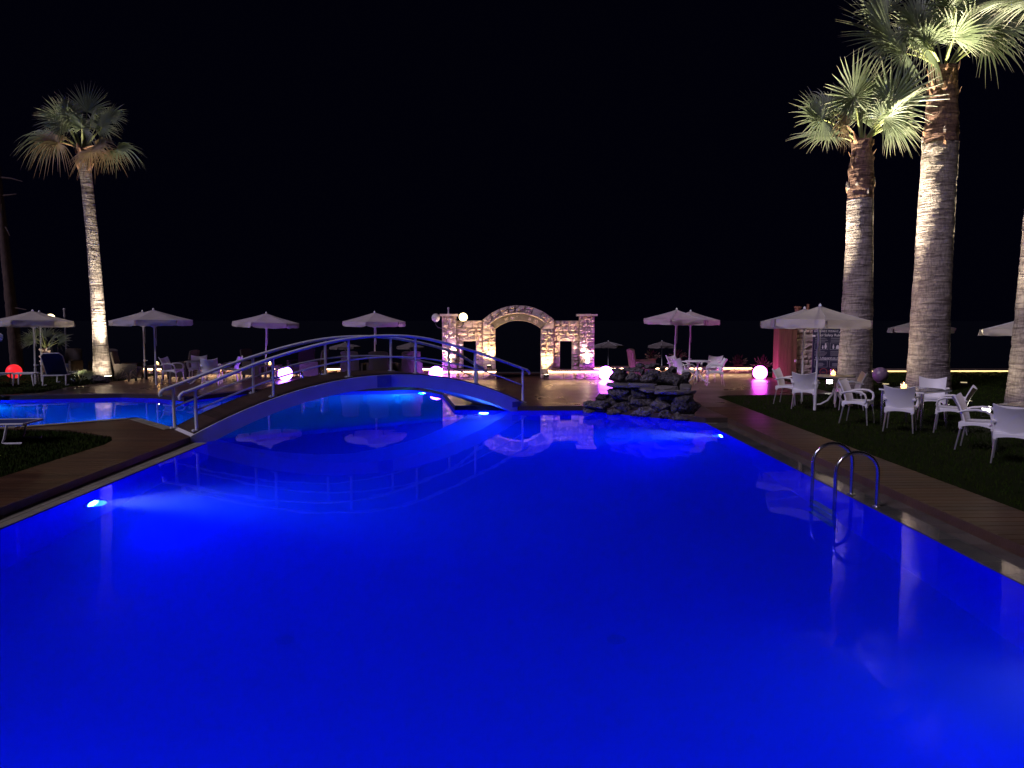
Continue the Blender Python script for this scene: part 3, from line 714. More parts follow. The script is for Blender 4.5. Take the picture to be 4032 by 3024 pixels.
# ------------------------------------------------------------------ underwater lamps
def pool_lamp(x, y, nx, ny, label, power, col, z=-0.5, spread=150):
    t = thing('pool_lamp', label, 'pool light', (x, y, z), heading(nx, ny), 'underwater pool lights')
    Mx = Matrix.Rotation(R(-90), 4, 'X')
    b = MB(); b.lathe([(0.15,0.0),(0.15,0.03),(0.12,0.045),(0.12,0.03)], 20); b.v = [tuple(Mx @ Vector(v)) for v in b.v]; b.build('ring', K['chrome'], t, smooth=True)
    b = MB(); b.lathe([(0.118,0.025),(0.09,0.045),(0.0001,0.055)], 20); b.v = [tuple(Mx @ Vector(v)) for v in b.v]; b.build('lens', K['poollens'], t, smooth=True)
    d = bpy.data.lights.new('pool_lamp_beam', 'SPOT'); d.energy = power*0.62; d.color = col; d.spot_size = R(spread); d.spot_blend = 0.5; d.shadow_soft_size = 0.1
    o = bpy.data.objects.new('pool_lamp_beam', d); COL.objects.link(o); o.parent = t; o.location = (0, 0.1, 0); o.rotation_euler = (R(102), 0, 0)
    d = bpy.data.lights.new('pool_lamp_core', 'SPOT'); d.energy = power*1.5; d.color = (1.0, 0.5, 1.0); d.spot_size = R(62); d.spot_blend = 1.0; d.shadow_soft_size = 0.08
    o = bpy.data.objects.new('pool_lamp_core', d); COL.objects.link(o); o.parent = t; o.location = (0, 0.09, 0); o.rotation_euler = (R(98), 0, 0)
    return t
BLUE = (0.0005, 0.002, 1.0); AZUR = (0.004, 0.62, 1.0)
pool_lamp(-5.19, 9.15, 1, 0, 'bright underwater light on the near left pool wall', 520, BLUE, z=-0.68)
pool_lamp(4.24, 14.0, -1, 0, 'underwater light on the right pool wall near the rocks', 620, BLUE)
pool_lamp(4.24, 4.25, -1, 0, 'underwater light at the right picture edge', 115, BLUE)
pool_lamp(-5.19, 2.2, 1, 0, 'added underwater light, out of view, on the left wall below the viewer', 330, BLUE)  # unseen lamp, added to brighten the near water
pool_lamp(-2.4, -1.46, 0, 1, 'added underwater light, out of view, on the near end wall, left', 520, BLUE)  # added behind the camera to even out the blue
pool_lamp(1.6, -1.46, 0, 1, 'added underwater light, out of view, on the near end wall, right', 460, BLUE)  # second added lamp behind the camera, fills the pool centre
pool_lamp(-0.45, 17.50, -0.1, -1, 'underwater light below the right end of the bridge', 420, (0.015, 0.10, 1.0))
pool_lamp(-2.35, 22.2, -0.85, -0.5, 'underwater light at the far end of the channel behind the bridge', 520, AZUR)
pool_lamp(-13.9, 19.75, 0.2, -1, 'cyan underwater light on the far pool wall at left', 700, AZUR)
pool_lamp(-8.3, 14.9, -0.3, 1, 'underwater light on the near wall of the far pool', 420, AZUR)

for x, lab in ((-1.88, 'dark round floor drain under the water, left'), (0.98, 'dark round floor drain under the water, right')):
    t = thing('floor_drain', lab, 'drain', (x, 6.15, -1.548), 0, 'drains in the pool floor')
    MB().lathe([(0.085,0.0),(0.085,0.012),(0.001,0.014)], 24).build('cover', K['drain'], t)
    for k in range(5): MB().box(-0.055, 0.055, -0.055+0.025*k, -0.045+0.025*k, 0.0145, 0.02).build('grille_bar', K['drain'], t)

# ------------------------------------------------------------------ rock cascade at the pool corner
def rock_mesh(hx, hy, hz, seed, slabby=False):
    r3 = random.Random(int(seed*1000)); planes = [(Vector((r3.gauss(0,1), r3.gauss(0,1)-0.3, r3.gauss(0,1))).normalized(), r3.uniform(0.45, 0.8)) for _ in range(9)]
    bm = bmesh.new(); bmesh.ops.create_icosphere(bm, subdivisions=4 if not slabby else 3, radius=1.0)
    for v in bm.verts:
        p = v.co.copy()
        if slabby:
            q = Vector((math.copysign(abs(p.x)**0.45, p.x), math.copysign(abs(p.y)**0.45, p.y), math.copysign(abs(p.z)**0.35, p.z)))
            f = 1 + 0.12*noise.noise(p*2.2 + Vector((seed, 0, 0)))
        else:
            q = p.copy()
            for pn, pd in planes:
                e_ = q.dot(pn) - pd
                if e_ > 0: q -= pn*e_*0.92
            f = 1.12 + 0.20*noise.noise(p*1.5 + Vector((seed, seed*0.3, 0))) + 0.10*noise.noise(p*4 + Vector((0, seed, 0))) - 0.13*abs(noise.noise(p*7 + Vector((0, 0, seed)))) + 0.05*noise.noise(p*14 + Vector((seed, 0, seed)))
        v.co = Vector((q.x*hx*f, q.y*hy*f, q.z*hz*f))
    me = bpy.data.meshes.new('rock'); bm.to_mesh(me); bm.free()
    me.polygons.foreach_set('use_smooth', [not slabby]*len(me.polygons)); return me
cas = thing('rock_cascade', 'pile of honeycombed rocks and flat slabs at the pool corner', 'rock pile', (3.0, 16.6, 0))
# x, y, z of each rock, half width, half height, tilt
ROCKS = [(2.75,17.29,0.7,0.213,0.155,0),(3.06,16.95,0.7,0.178,0.133,0),(3.4,16.71,0.74,0.2,0.15,0),(3.87,16.42,0.7,0.356,0.135,18),(3.04,17.27,0.87,0.181,0.052,0),(2.72,17.46,0.85,0.105,0.044,0),(3.21,16.85,0.85,0.069,0.076,0),(3.25,17.47,0.95,0.098,0.068,0),(3.43,17.42,0.94,0.085,0.05,0),
         (3.62,17.36,0.96,0.123,0.071,0),(3.7,16.96,0.91,0.07,0.057,0),(3.92,16.94,0.88,0.152,0.076,0),(4.14,16.56,0.75,0.136,0.099,0),(2.7,16.96,0.31,0.273,0.19,0),(3.11,16.65,0.36,0.206,0.143,20),(3.39,16.55,0.37,0.124,0.093,0),(3.71,16.23,0.32,0.225,0.115,0),(3.89,16.15,0.3,0.097,0.079,0),(4.1,16.12,0.37,0.097,0.072,0),
         (3.37,16.51,0.19,0.142,0.117,0),(2.38,17.3,0.21,0.155,0.104,0),(2.27,17.0,0.02,0.305,0.146,0),(2.77,16.67,0.07,0.181,0.131,0),(3.1,16.52,0.18,0.179,0.111,0),(3.56,16.11,0.14,0.217,0.145,0),(3.96,15.78,0.17,0.254,0.189,0),(2.04,17.07,-0.07,0.128,0.064,0),(2.56,16.67,-0.07,0.15,0.069,0),(3.14,16.27,-0.03,0.28,0.11,0),
         (3.59,15.88,-0.03,0.154,0.101,0),(3.77,15.75,-0.04,0.088,0.065,0),(3.95,15.59,-0.06,0.222,0.07,0),(2.48,17.29,0.09,0.194,0.142,0),(2.7,17.1,0.1,0.205,0.154,0),(3.09,17.3,0.38,0.337,0.259,0),(3.73,16.95,0.43,0.38,0.279,0),(2.9,17.58,0.46,0.197,0.171,0),(3.99,16.67,0.36,0.274,0.224,0),(2.45,17.25,0.0,0.34,0.16,0),(2.95,17.0,0.05,0.36,0.26,0),(3.35,16.75,0.1,0.36,0.3,0),(3.75,16.45,0.12,0.36,0.3,0),(4.0,16.15,0.1,0.3,0.26,0)]
SLABS = [(2.76,16.92,0.53,0.298,0.038,3),(3.19,16.57,0.56,0.273,0.04,1),(3.66,16.24,0.53,0.213,0.041,0),(4.04,16.04,0.57,0.108,0.036,0),(3.33,16.37,0.48,0.202,0.034,2),(3.79,15.97,0.46,0.364,0.043,1)]
for q, tabl in enumerate((ROCKS, SLABS)):
    for k, (x, y, z, hx, hz, tilt) in enumerate(tabl):
        hy = max(hx*0.8, 0.12) if not q else 0.26
        o = link('slab_rock' if q else 'rock', rock_mesh(hx*1.18, hy, hz*1.17, 3.7*k + 100*q, bool(q)), K['flag'] if q else K['rock'], cas)
        o.location = (x-3.0, y+hy*0.5-16.6, z); o.rotation_euler = (rnd.uniform(-0.12,0.12), R(tilt), rnd.uniform(-0.25,0.25))

# ------------------------------------------------------------------ glowing ball lamps
def ball(x, y, col, strength, label, r=0.235):
    t = thing('ball_lamp', label, 'ball lamp', (x, y, 0), 0, 'glowing ball lamps on the terrace')
    MB().sphere((0,0,r*0.97), r).build('globe', emit('ball_glow', col, strength), t, smooth='all')
    MB().lathe([(0.09,0.0),(0.1,0.004),(0.1,0.02),(0.08,0.026)], 18).build('base_ring', K['white'], t)
ball(-7.39, 25.05, (0.28, 0.09, 1.0), 40, 'bluish-violet glowing ball lamp seen through the left part of the bridge rail')
ball(-2.28, 25.1, (0.42, 0.095, 1.0), 48, 'violet glowing ball lamp behind the right part of the bridge rail')
ball(3.52, 25.1, (0.55, 0.09, 1.0), 55, 'violet glowing ball lamp beside the right gate pillar')
ball(8.89, 25.3, (1.0, 0.09, 0.95), 34, 'magenta glowing ball lamp near the wooden cabinet')
ball(-17.15, 26.0, (1.0, 0.02, 0.03), 1.0, 'red glowing ball lamp behind the loungers at the left edge', 0.25)
t = thing('ball_lamp', 'unlit purple-grey ball beyond the first right-hand palm', 'ball lamp', (12.35, 23.9, 0), 0, 'ball lamps off')
MB().sphere((0,0,0.25), 0.25).build('globe', mat('violet_grey_shell', (0.24, 0.16, 0.28), None, 0.35, 4), t, smooth='all'); MB().lathe([(0.09,0.0),(0.1,0.02)], 16).build('base_ring', K['white'], t)

# ------------------------------------------------------------------ parasols
def make_parasol(H, name='parasol', sag=0.05, wav=0.035):
    t = thing(name, 'x', 'parasol', (0,0,0))
    RR = 1.13; drop = 0.32; zE = H - 0.06 - drop
    def rim(k): a = R(60*k); return Vector((math.cos(a)*RR, math.sin(a)*RR, zE))
    apex = Vector((0, 0, H - 0.06))
    b = MB(); nv = 6; nu = 4
    for k in range(6):
        p, q = rim(k), rim(k+1)
        def fn(u, v, p=p, q=q):
            e = p.lerp(q, u); P = apex.lerp(e, v)
            P.z -= sag*math.sin(math.pi*v)*(0.4 + 0.6*math.sin(math.pi*u)); return P
        b.grid(fn, nu, nv)
    b.build('canopy', K['canvas'], t, smooth=True)
    for k in range(6):
        p, q = rim(k), rim(k+1); mid = (p+q)/2; outw = Vector((mid.x, mid.y, 0)).normalized(); sd = rnd.uniform(0, 50)
        def fv(u, v, p=p, q=q, outw=outw, sd=sd):
            uu = 0.02 + 0.96*u
            P = p.lerp(q, uu); wv = noise.noise((u*4+sd, v*1.5, sd))
            P = P + outw*(0.012 + wav*2*wv*v) ; P.z += 0.003 - v*(0.185 + 0.02*noise.noise((u*3+sd, 0, 0)) - 0.03*(abs(2*u-1)**6)); return P
        b = MB(); b.grid(fv, 10, 4); b.build('valance_flap', K['canvas'], t, smooth=True)
    MB().tube([(0,0,0.0),(0,0,H-0.04)], 0.024, 10).build('pole', K['whitepaint'], t, smooth=True)
    MB().tube([(0,0,0.0),(0,0,0.52)], 0.034, 10).build('lower_sleeve', K['whitepaint'], t, smooth=True)
    MB().tube([(-0.03,0,0.62),(0.10,0,0.62)], [0.016, 0.012], 6).tube([(0,0,0.585),(0,0,0.655)], 0.037, 10).build('clamp_knob', K['white'], t, smooth=True)
    MB().lathe([(0.035,H-0.065),(0.03,H-0.03),(0.012,H-0.01),(0.001,H)], 10).build('finial', K['white'], t, smooth=True)
    for k in range(6):
        e = rim(k)*0.985; e.z = zE - 0.01
        MB().tube([(0,0,H-0.085), e*0.5 + Vector((0,0,(H-0.1)*0.5)), e], 0.009, 5).tube([(0,0,H-0.62), e*0.55 + Vector((0,0,(H-0.13)*0.45))], 0.008, 5).build('rib', K['whitepaint'], t)
    MB().tube([(0.03,0,H-0.3),(0.06,0.01,H-0.8),(0.05,-0.01,H-1.2),(0.03,0,H-0.95)], 0.005, 5).build('cord', K['whitepaint'], t)
    return t
GP = 'cream canvas parasols around the pool'
protos = [make_parasol(2.42), make_parasol(2.42, sag=0.085, wav=0.07), make_parasol(2.42, sag=0.03, wav=0.05)]
count = [0]
def parasol(x, y, rot, label, dz=0.0, tilt=(0,0), z0=0.0):
    c = count[0]; count[0] += 1
    t = protos[c] if c < 3 else copy_tree(protos[(c*2+1) % 3])
    if c > 2: tilt = (tilt[0] + rnd.uniform(-1.2, 1.2), tilt[1] + rnd.uniform(-1.2, 1.2))
    t.location = (x, y, z0+dz); t.rotation_euler = (R(tilt[0]), R(tilt[1]), R(rot)); t['label'] = label; t['group'] = GP
    return t
parasol(7.09, 16.56, 14, 'large near parasol over the round table in front of the pool rules sign', tilt=(0, 1.2))
parasol(7.62, 18.6, 3, 'parasol mostly hidden behind the near parasol by the safety sign', -0.03)
parasol(-10.96, 23.36, 29, 'front parasol of the pair right of the left palm', 0.0)
parasol(-12.77, 26.4, 10, 'rear parasol of the pair right of the left palm', -0.02)
parasol(-8.46, 26.3, 24, 'single parasol with purple valance above the left half of the bridge', -0.08, (0, 1))
parasol(-4.56, 26.25, 26, 'single parasol just left of the archway, above the bridge crown', -0.05)
parasol(5.76, 24.7, 8, 'front parasol of the pair right of the archway', 0.03)
parasol(6.80, 26.8, 20, 'rear parasol of the pair right of the archway', 0.0)
parasol(-15.15, 24.0, 33, 'front parasol over the loungers at far left', -0.03)
parasol(-15.5, 24.9, 0, 'rear parasol over the loungers at far left', -0.05)
parasol(-14.95, 20.0, 12, 'drooping parasol corner cut by the left picture edge', -0.24, (2, 8))
parasol(15.1, 26.5, 12, 'parasol half hidden behind the tallest palm trunk', -0.29)
parasol(14.9, 21.0, 0, 'parasol behind the palm trunk at the right edge', -0.27)
for i, (x, lab) in enumerate(((-11.5, 'dim far beach parasol seen under the bridge handrail, leftmost'), (-6.8, 'dim far beach parasol just left of the archway'), (7.75, 'dim far beach parasol just right of the archway'), (11.7, 'dim far beach parasol right of the flowerpot'))):
    t = parasol(x, 54, 15+20*i, lab, 0.25+0.08*(i > 1), z0=-2.2); t['group'] = 'dim parasols on the beach below'
    for ch in t.children:
        if ch.name.startswith(('canopy', 'valance')):
            ch.data = ch.data.copy(); ch.data.materials[0] = K['canvasdim']

# ------------------------------------------------------------------ white resin armchair
def make_chair():
    t = thing('armchair', 'x', 'chair')
    def seat(u, v):
        x = (u-0.5)*0.46; y = (v-0.5)*0.46; z = 0.435 - 0.02*math.sin(math.pi*u)*math.sin(math.pi*v) + 0.02*v
        return (x, y, z), (0, 0, 1)
    MB().shell(seat, 8, 8, 0.03).build('seat', K['white'], t, smooth=True)
    def back(u, v):
        w = 0.44 + 0.07*v; x = (u-0.5)*w; c = (2*u-1)**2
        z = 0.40 + v*0.43 + (0.055*c - 0.02)*v*v; y = -0.215 - 0.16*v*v*0.7 - 0.05*v + 0.06*c
        return (x, y, z), (-(2*u-1)*0.35, 1, 0.3)
    MB().shell(back, 12, 8, 0.022).build('backrest', K['white'], t, smooth=True)
    for s in (-1, 1):
        path = [(s*0.235,-0.25,0.60),(s*0.255,-0.14,0.638),(s*0.27,0.0,0.655),(s*0.275,0.12,0.645),(s*0.272,0.195,0.60),(s*0.262,0.215,0.53),(s*0.245,0.20,0.455),(s*0.232,0.17,0.425)]
        MB().tube(path, [0.028,0.030,0.032,0.033,0.032,0.030,0.028,0.026], 10, flat=(1.0, 0.62)).build('arm', K['white'], t, smooth=True)
        b = MB()
        def skirt(u, v, s=s):
            y = -0.24 + 0.47*u; z = 0.445 - v*(0.035 + 0.05*(2*u-1)**2); return (s*0.232, y, z), (s, 0, 0)
        b.shell(skirt, 8, 2, 0.02).build('side_rail', K['white'], t, smooth=True)
    def apron(u, v):
        x = (u-0.5)*0.45; z = 0.43 - v*(0.03 + 0.045*(2*u-1)**2); return (x, 0.225, z), (0, 1, 0)
    MB().shell(apron, 8, 2, 0.02).build('front_apron', K['white'], t, smooth=True)
    def apron2(u, v):
        x = (u-0.5)*0.44; z = 0.43 - v*(0.04 + 0.03*(2*u-1)**2); return (x, -0.228, z), (0, 1, 0)
    MB().shell(apron2, 8, 2, 0.022).build('rear_apron', K['white'], t, smooth=True)
    for sx in (-1, 1):
        for sy, yy in ((1, 0.235), (-1, -0.26)):
            MB().tube([(sx*0.205, 0.205*sy, 0.43), (sx*0.215, 0.215*sy, 0.34)], 0.026, 8).build('leg_socket', K['white'], t, smooth=True)
            MB().tube([(sx*0.212, 0.21*sy, 0.36), (sx*0.245, yy*1.05, 0.0)], [0.0155, 0.0115], 8).build('leg', K['alu'], t, smooth=True)
    return t
chair0 = make_chair(); c_first = [True]
def chair(x, y, fx, fy, label, group):
    if c_first[0]: t = chair0; c_first[0] = False
    else: t = copy_tree(chair0)
    t.location = (x, y, 0); t.rotation_euler = (0, 0, heading(fx, fy)); t['label'] = label; t['group'] = group
g1 = 'white armchairs at the table under the near parasol'; g2 = 'white armchairs at the glass table'; g3 = 'white armchairs at the right picture edge'; g4 = 'white armchairs at the table behind the rocks'; g5 = 'white armchairs at the table behind the bridge'
chair(7.0, 16.95, 0.45, 0.9, 'white armchair with its back to us, touching the near parasol pole', g1)
chair(6.98, 17.85, 0.78, -0.62, 'white armchair facing right, half hidden behind the one at the parasol pole', g1)
chair(7.95, 16.75, -1.0, 0.25, 'white armchair facing left, right of the near parasol pole', g1)
chair(7.36, 13.45, 0.58, 0.82, 'white armchair with its back to us in front of the glass table', g2)
chair(7.05, 14.45, 0.75, -0.66, 'white armchair left of the glass table, partly behind another chair', g2)
chair(8.85, 15.0, -0.5, -0.86, 'white armchair on the far side of the glass table, facing us', g2)
chair(8.18, 13.25, -0.82, 0.57, 'white armchair right of the glass table, seen from the side', g2)
chair(7.52, 11.45, 0.75, -0.66, 'white armchair in side view with the floodlight shining through its arm', g3)
chair(7.36, 10.42, 0.6, 0.8, 'white armchair with its back to us cut by the right picture edge', g3)
chair(5.75, 23.3, 0.95, 0.35, 'white armchair facing right just above the rock pile', g4)
chair(6.6, 22.85, -1.0, 0.15, 'white armchair facing left, right of the rock pile', g4)
chair(6.95, 24.4, -0.6, -0.7, 'white armchair behind the left-facing one at the table above the rocks', g4)
chair(5.85, 24.5, 0.6, -0.7, 'white armchair on the far left of the table above the rocks', g4)
chair(-10.6, 23.75, 1.0, -0.1, 'white armchair in profile at the left of the table behind the bridge', g5)
chair(-10.2, 24.7, 0.2, -1.0, 'white armchair facing us on the far side of the table behind the bridge', g5)
chair(-9.2, 23.25, -0.25, 0.97, 'white armchair with blue-lit back to us behind the bridge', g5)
chair(-8.95, 24.3, -1.0, -0.1, 'white armchair at the right of the table behind the bridge', g5)

def round_table(x, y, label, r=0.45):
    t = thing('round_table', label, 'table', (x, y, 0), 0.4, 'round white pedestal tables')
    MB().lathe([(0.001,0.725),(r-0.02,0.725),(r,0.715),(r,0.695),(r-0.03,0.69),(0.001,0.69)], 40).build('table_top', K['white'], t, smooth=True)
    MB().lathe([(0.04,0.30),(0.03,0.42),(0.035,0.6),(0.09,0.69)], 16).build('pedestal', K['white'], t, smooth=True)
    for k in range(4):
        a = R(45 + 90*k); c, s = math.cos(a), math.sin(a)
        MB().tube([(c*0.02,s*0.02,0.42),(c*0.06,s*0.06,0.28),(c*0.16,s*0.16,0.12),(c*0.32,s*0.32,0.02),(c*0.40,s*0.40,0.012)], [0.024,0.024,0.022,0.02,0.016], 8).build('foot', K['white'], t, smooth=True)
    return t
round_table(7.95, 17.45, 'round white table with candle under the near parasol')
round_table(6.35, 23.9, 'round white table behind the rock pile', 0.42)
round_table(-9.85, 23.95, 'round white table behind the bridge handrail', 0.42)
def glass_table(x, y, rz, label):
    t = thing('glass_table', label, 'table', (x, y, 0), rz, 'square glass tables')
    MB().box(-0.45, 0.45, -0.45, 0.45, 0.715, 0.725).build('glass_top', K['glass'], t)
    b = MB()
    for a, c in ((-0.45,-0.42),(0.42,0.45)): b.box(a, c, -0.45, 0.45, 0.685, 0.713); b.box(-0.419, 0.419, a, c, 0.685, 0.713)
    b.build('frame', K['white'], t)
    for sx in (-1, 1):
        for sy in (-1, 1): MB().tube([(sx*0.40,sy*0.40,0.0),(sx*0.40,sy*0.40,0.684)], 0.026, 12).build('leg', K['chrome'], t, smooth=True)
glass_table(7.95, 14.05, 0.5, 'square glass table with chrome legs between white chairs')
glass_table(8.35, 11.25, 0.5, 'glass table cut by the right picture edge')

# ------------------------------------------------------------------ candle jars
def candle(x, y, z, label, power=1.6):
    t = thing('candle_jar', label, 'candle', (x, y, z), 0, 'lit candle jars on the tables')
    MB().lathe([(0.045,0.002),(0.055,0.01),(0.058,0.10),(0.05,0.13),(0.052,0.145),(0.049,0.145),(0.047,0.13),(0.054,0.10),(0.051,0.014),(0.001,0.010)], 20).build('jar', K['glass'], t, smooth=True)
    MB().lathe([(0.05,0.016),(0.05,0.095),(0.001,0.09)], 16).build('wax', K['wax'], t, smooth=True)
    MB().lathe([(0.001,0.09),(0.011,0.1),(0.012,0.108),(0.006,0.125),(0.001,0.137)], 10).build('flame', K['flame'], t, smooth=True)
    point('candle_light', (x, y, z+0.17), power, (1.0, 0.5, 0.16), 0.02, t)
candle(7.82, 17.3, 0.727, 'candle jar on the round table under the near parasol')
candle(7.62, 13.85, 0.727, 'candle jar on the glass table before the tallest palm')
candle(8.05, 11.0, 0.727, 'candle jar at the right picture edge')

# ------------------------------------------------------------------ rattan seats and low tables by the wall
def make_rattan(m, cush):
    t = thing('rattan_armchair', 'x', 'armchair')
    MB().box(-0.34, 0.34, -0.30, 0.34, 0.08, 0.34).build('base', m, t)
    def back(u, v):
        x = (u-0.5)*(0.68-0.05*v); return (x, -0.33-0.16*v+0.05*(2*u-1)**2, 0.08+0.92*v-0.04*(2*u-1)**4*v), (0, 1, 0.17)
    MB().shell(back, 10, 8, 0.05).build('backrest', m, t, smooth=True)
    for s in (-1, 1):
        MB().box(min(s*0.34, s*0.42), max(s*0.34, s*0.42), -0.32, 0.36, 0.08, 0.58).build('arm', m, t)
        for yy in (-0.28, 0.32): MB().box(s*0.37-0.03, s*0.37+0.03, yy-0.03, yy+0.03, 0, 0.08).build('foot', K['black'], t)
    MB().box(-0.325, 0.325, -0.28, 0.35, 0.342, 0.45).build('cushion', cush, t)
    return t
ra = make_rattan(K['rattan'], K['cushion']); ra_first = [True]
def rattan(x, y, fx, fy, label):
    t = ra if ra_first[0] else copy_tree(ra); ra_first[0] = False
    t.location = (x, y, 0); t.rotation_euler = (0, 0, heading(fx, fy)); t['label'] = label; t['group'] = 'dark rattan armchairs along the wall'
rattan(-6.75, 26.3, -1, 0.1, 'dark rattan armchair right of the bluish ball lamp')
rattan(-5.05, 25.3, 0.3, 1, 'dark rattan armchair left of the candle by the parasol pole')
rattan(-4.15, 25.0, 0, 1, 'dark rattan armchair in front of the candle by the parasol pole')
rattan(-3.25, 25.3, -0.4, 1, 'dark rattan armchair right of the candle, near the left gate pillar')
rattan(-11.2, 25.9, -1, 0.1, 'dark rattan armchair behind the table left of the bridge')
rattan(-12.75, 25.2, 1, 0.2, 'dark rattan armchair right of the left palm foot')
rattan(-8.9, 26.7, 1, -0.3, 'dark rattan armchair left of the single purple-edged parasol pole')
rattan(-7.4, 27.2, -0.2, -1, 'dark rattan armchair behind the bluish ball lamp')
rattan(-14.3, 26.6, 0.2, -1, 'brown rattan armchair left of the left palm trunk')
rattan(-15.9, 27.0, -0.1, -1, 'dim rattan armchair behind the blue lounger')
rb = make_rattan(K['rattan2'], K['cushion']); rb.location = (4.95, 26.2, 0); rb.rotation_euler = (0, 0, heading(1, 0.15)); rb['label'] = 'tan rattan armchair left of the front parasol pole, above the rocks'; rb['group'] = 'tan rattan armchairs'
rc = again(rb, 'tan rattan armchair just behind the other tan one above the rocks', (5.15, 27.0, 0), heading(1, 0.1))
def low_table(x, y, label):
    t = thing('low_table', label, 'table', (x, y, 0), 0, 'dark low tables with candles')
    MB().box(-0.32, 0.32, -0.32, 0.32, 0.43, 0.47).build('table_top', K['rattan'], t)
    for sx in (-1, 1):
        for sy in (-1, 1): MB().box(sx*0.28-0.03, sx*0.28+0.03, sy*0.28-0.03, sy*0.28+0.03, 0, 0.43).build('leg', K['rattan'], t)
for x, lab, lab2 in ((-12.0, 'dark low table beside the paired parasol poles', 'candle jar beside the paired parasol poles'), (-8.1, 'dark low table beside the single purple-edged parasol', 'candle jar seen through the bridge rail by the single parasol'), (-4.3, 'dark low table behind the bridge crown', 'candle jar behind the bridge crown')):
    low_table(x, 25.75, lab); candle(x, 25.7, 0.472, lab2, 2.2)

# ------------------------------------------------------------------ sun loungers and side table
def make_lounger(back_deg=55):
    t = thing('sun_lounger', 'x', 'sun lounger')
    b = MB()
    for s in (-1, 1): b.tube([(s*0.31, -0.75, 0.33), (s*0.31, 1.0, 0.33)], 0.02, 8)
    b.tube([(-0.31, 1.0, 0.33), (0.31, 1.0, 0.33)], 0.02, 8).tube([(-0.31, -0.75, 0.33), (0.31, -0.75, 0.33)], 0.02, 8)
    b.build('frame', K['whitepaint'], t, smooth=True)
    for yy in (-0.55, 0.75):
        for s in (-1, 1):
            MB().tube([(s*0.31, yy, 0.33), (s*0.32, yy-0.05, 0.10), (s*0.32, yy-0.08, 0.03), (s*0.32, yy-0.02, 0.012), (s*0.32, yy+0.22, 0.012)], 0.02, 8).build('leg', K['whitepaint'], t, smooth=True)
    def seat(u, v): return ((u-0.5)*0.58, -0.28+1.26*v, 0.335-0.02*math.sin(math.pi*u)), (0, 0, 1)
    MB().shell(seat, 5, 6, 0.012).build('seat_sling', K['bluefab'], t, smooth=True)
    c, s_ = math.cos(R(back_deg)), math.sin(R(back_deg))
    def bk(u, v):
        x = (u-0.5)*0.58; r = 0.82*v - 0.07*(abs(2*u-1)**5)*(v > 0.9); return (x, -0.30-r*c, 0.34+r*s_), (0, s_, c)
    MB().shell(bk, 8, 8, 0.014).build('back_sling', K['bluefab'], t, smooth=True)
    MB().tube([(-0.3,-0.30,0.34),(-0.3,-0.30-0.72*c,0.34+0.72*s_),(-0.22,-0.30-0.83*c,0.34+0.83*s_),(0.22,-0.30-0.83*c,0.34+0.83*s_),(0.3,-0.30-0.72*c,0.34+0.72*s_),(0.3,-0.30,0.34)], 0.016, 8).build('back_frame', K['whitepaint'], t, smooth=True)
    return t
lg = make_lounger(); lg.location = (-14.1, 23.6, 0); lg.rotation_euler = (0, 0, heading(-0.25, 1)); lg['label'] = 'blue sling lounger with raised back by the small white table'; lg['group'] = 'blue sun loungers'
again(lg, 'blue sun lounger at the left edge in front of the red ball lamp', (-15.9, 23.0, 0), heading(-0.3, 1))
again(lg, 'near sun lounger foot on the lawn cut by the left picture edge', (-8.95, 12.35, 0), heading(1, 0.12))
t = thing('side_table', 'small white plastic table beside the blue lounger', 'table', (-14.95, 23.2, 0), 0.2)
MB().box(-0.3, 0.3, -0.22, 0.22, 0.36, 0.40).build('table_top', K['white'], t)
for sx in (-1, 1):
    for sy in (-1, 1): MB().tube([(sx*0.25,sy*0.18,0.36),(sx*0.29,sy*0.2,0.0)], [0.035, 0.02], 8).build('leg', K['white'], t, smooth=True)

# ------------------------------------------------------------------ steel pool ladders
def ladder(x, y, rz, label, gap=0.62):
    t = thing('pool_ladder', label, 'pool ladder', (x, y, -0.1), rz, 'steel pool ladders')
    for s in (-1, 1):
        yy = s*gap/2; path = [(0.0,yy,0.0),(0.0,yy,0.38)]
        for k in range(1, 12):
            a = math.pi*k/12; path.append((-0.245+0.245*math.cos(a), yy, 0.40+0.235*math.sin(a)))
        path += [(-0.49,yy,0.38),(-0.49,yy,-0.5),(-0.46,yy,-1.0)]
        h = MB().tube(path, 0.021, 12).build('handrail', K['chrome'], t, smooth=True)
        MB().lathe([(0.05,0.0),(0.05,0.008),(0.03,0.014)], 14, (0, yy, 0)).build('flange', K['chrome'], h, smooth=True)
    for z in (-0.3, -0.56, -0.82): MB().box(-0.53, -0.44, -gap/2, gap/2, z, z+0.03).build('tread', K['chrome'], t)
ladder(4.31, 8.6, 0, 'steel pool ladder with two hooped handrails on the right pool edge')
ladder(-5.7, 22.05, R(100), 'small blue-lit ladder handrails of the far pool behind the bridge', 0.55)

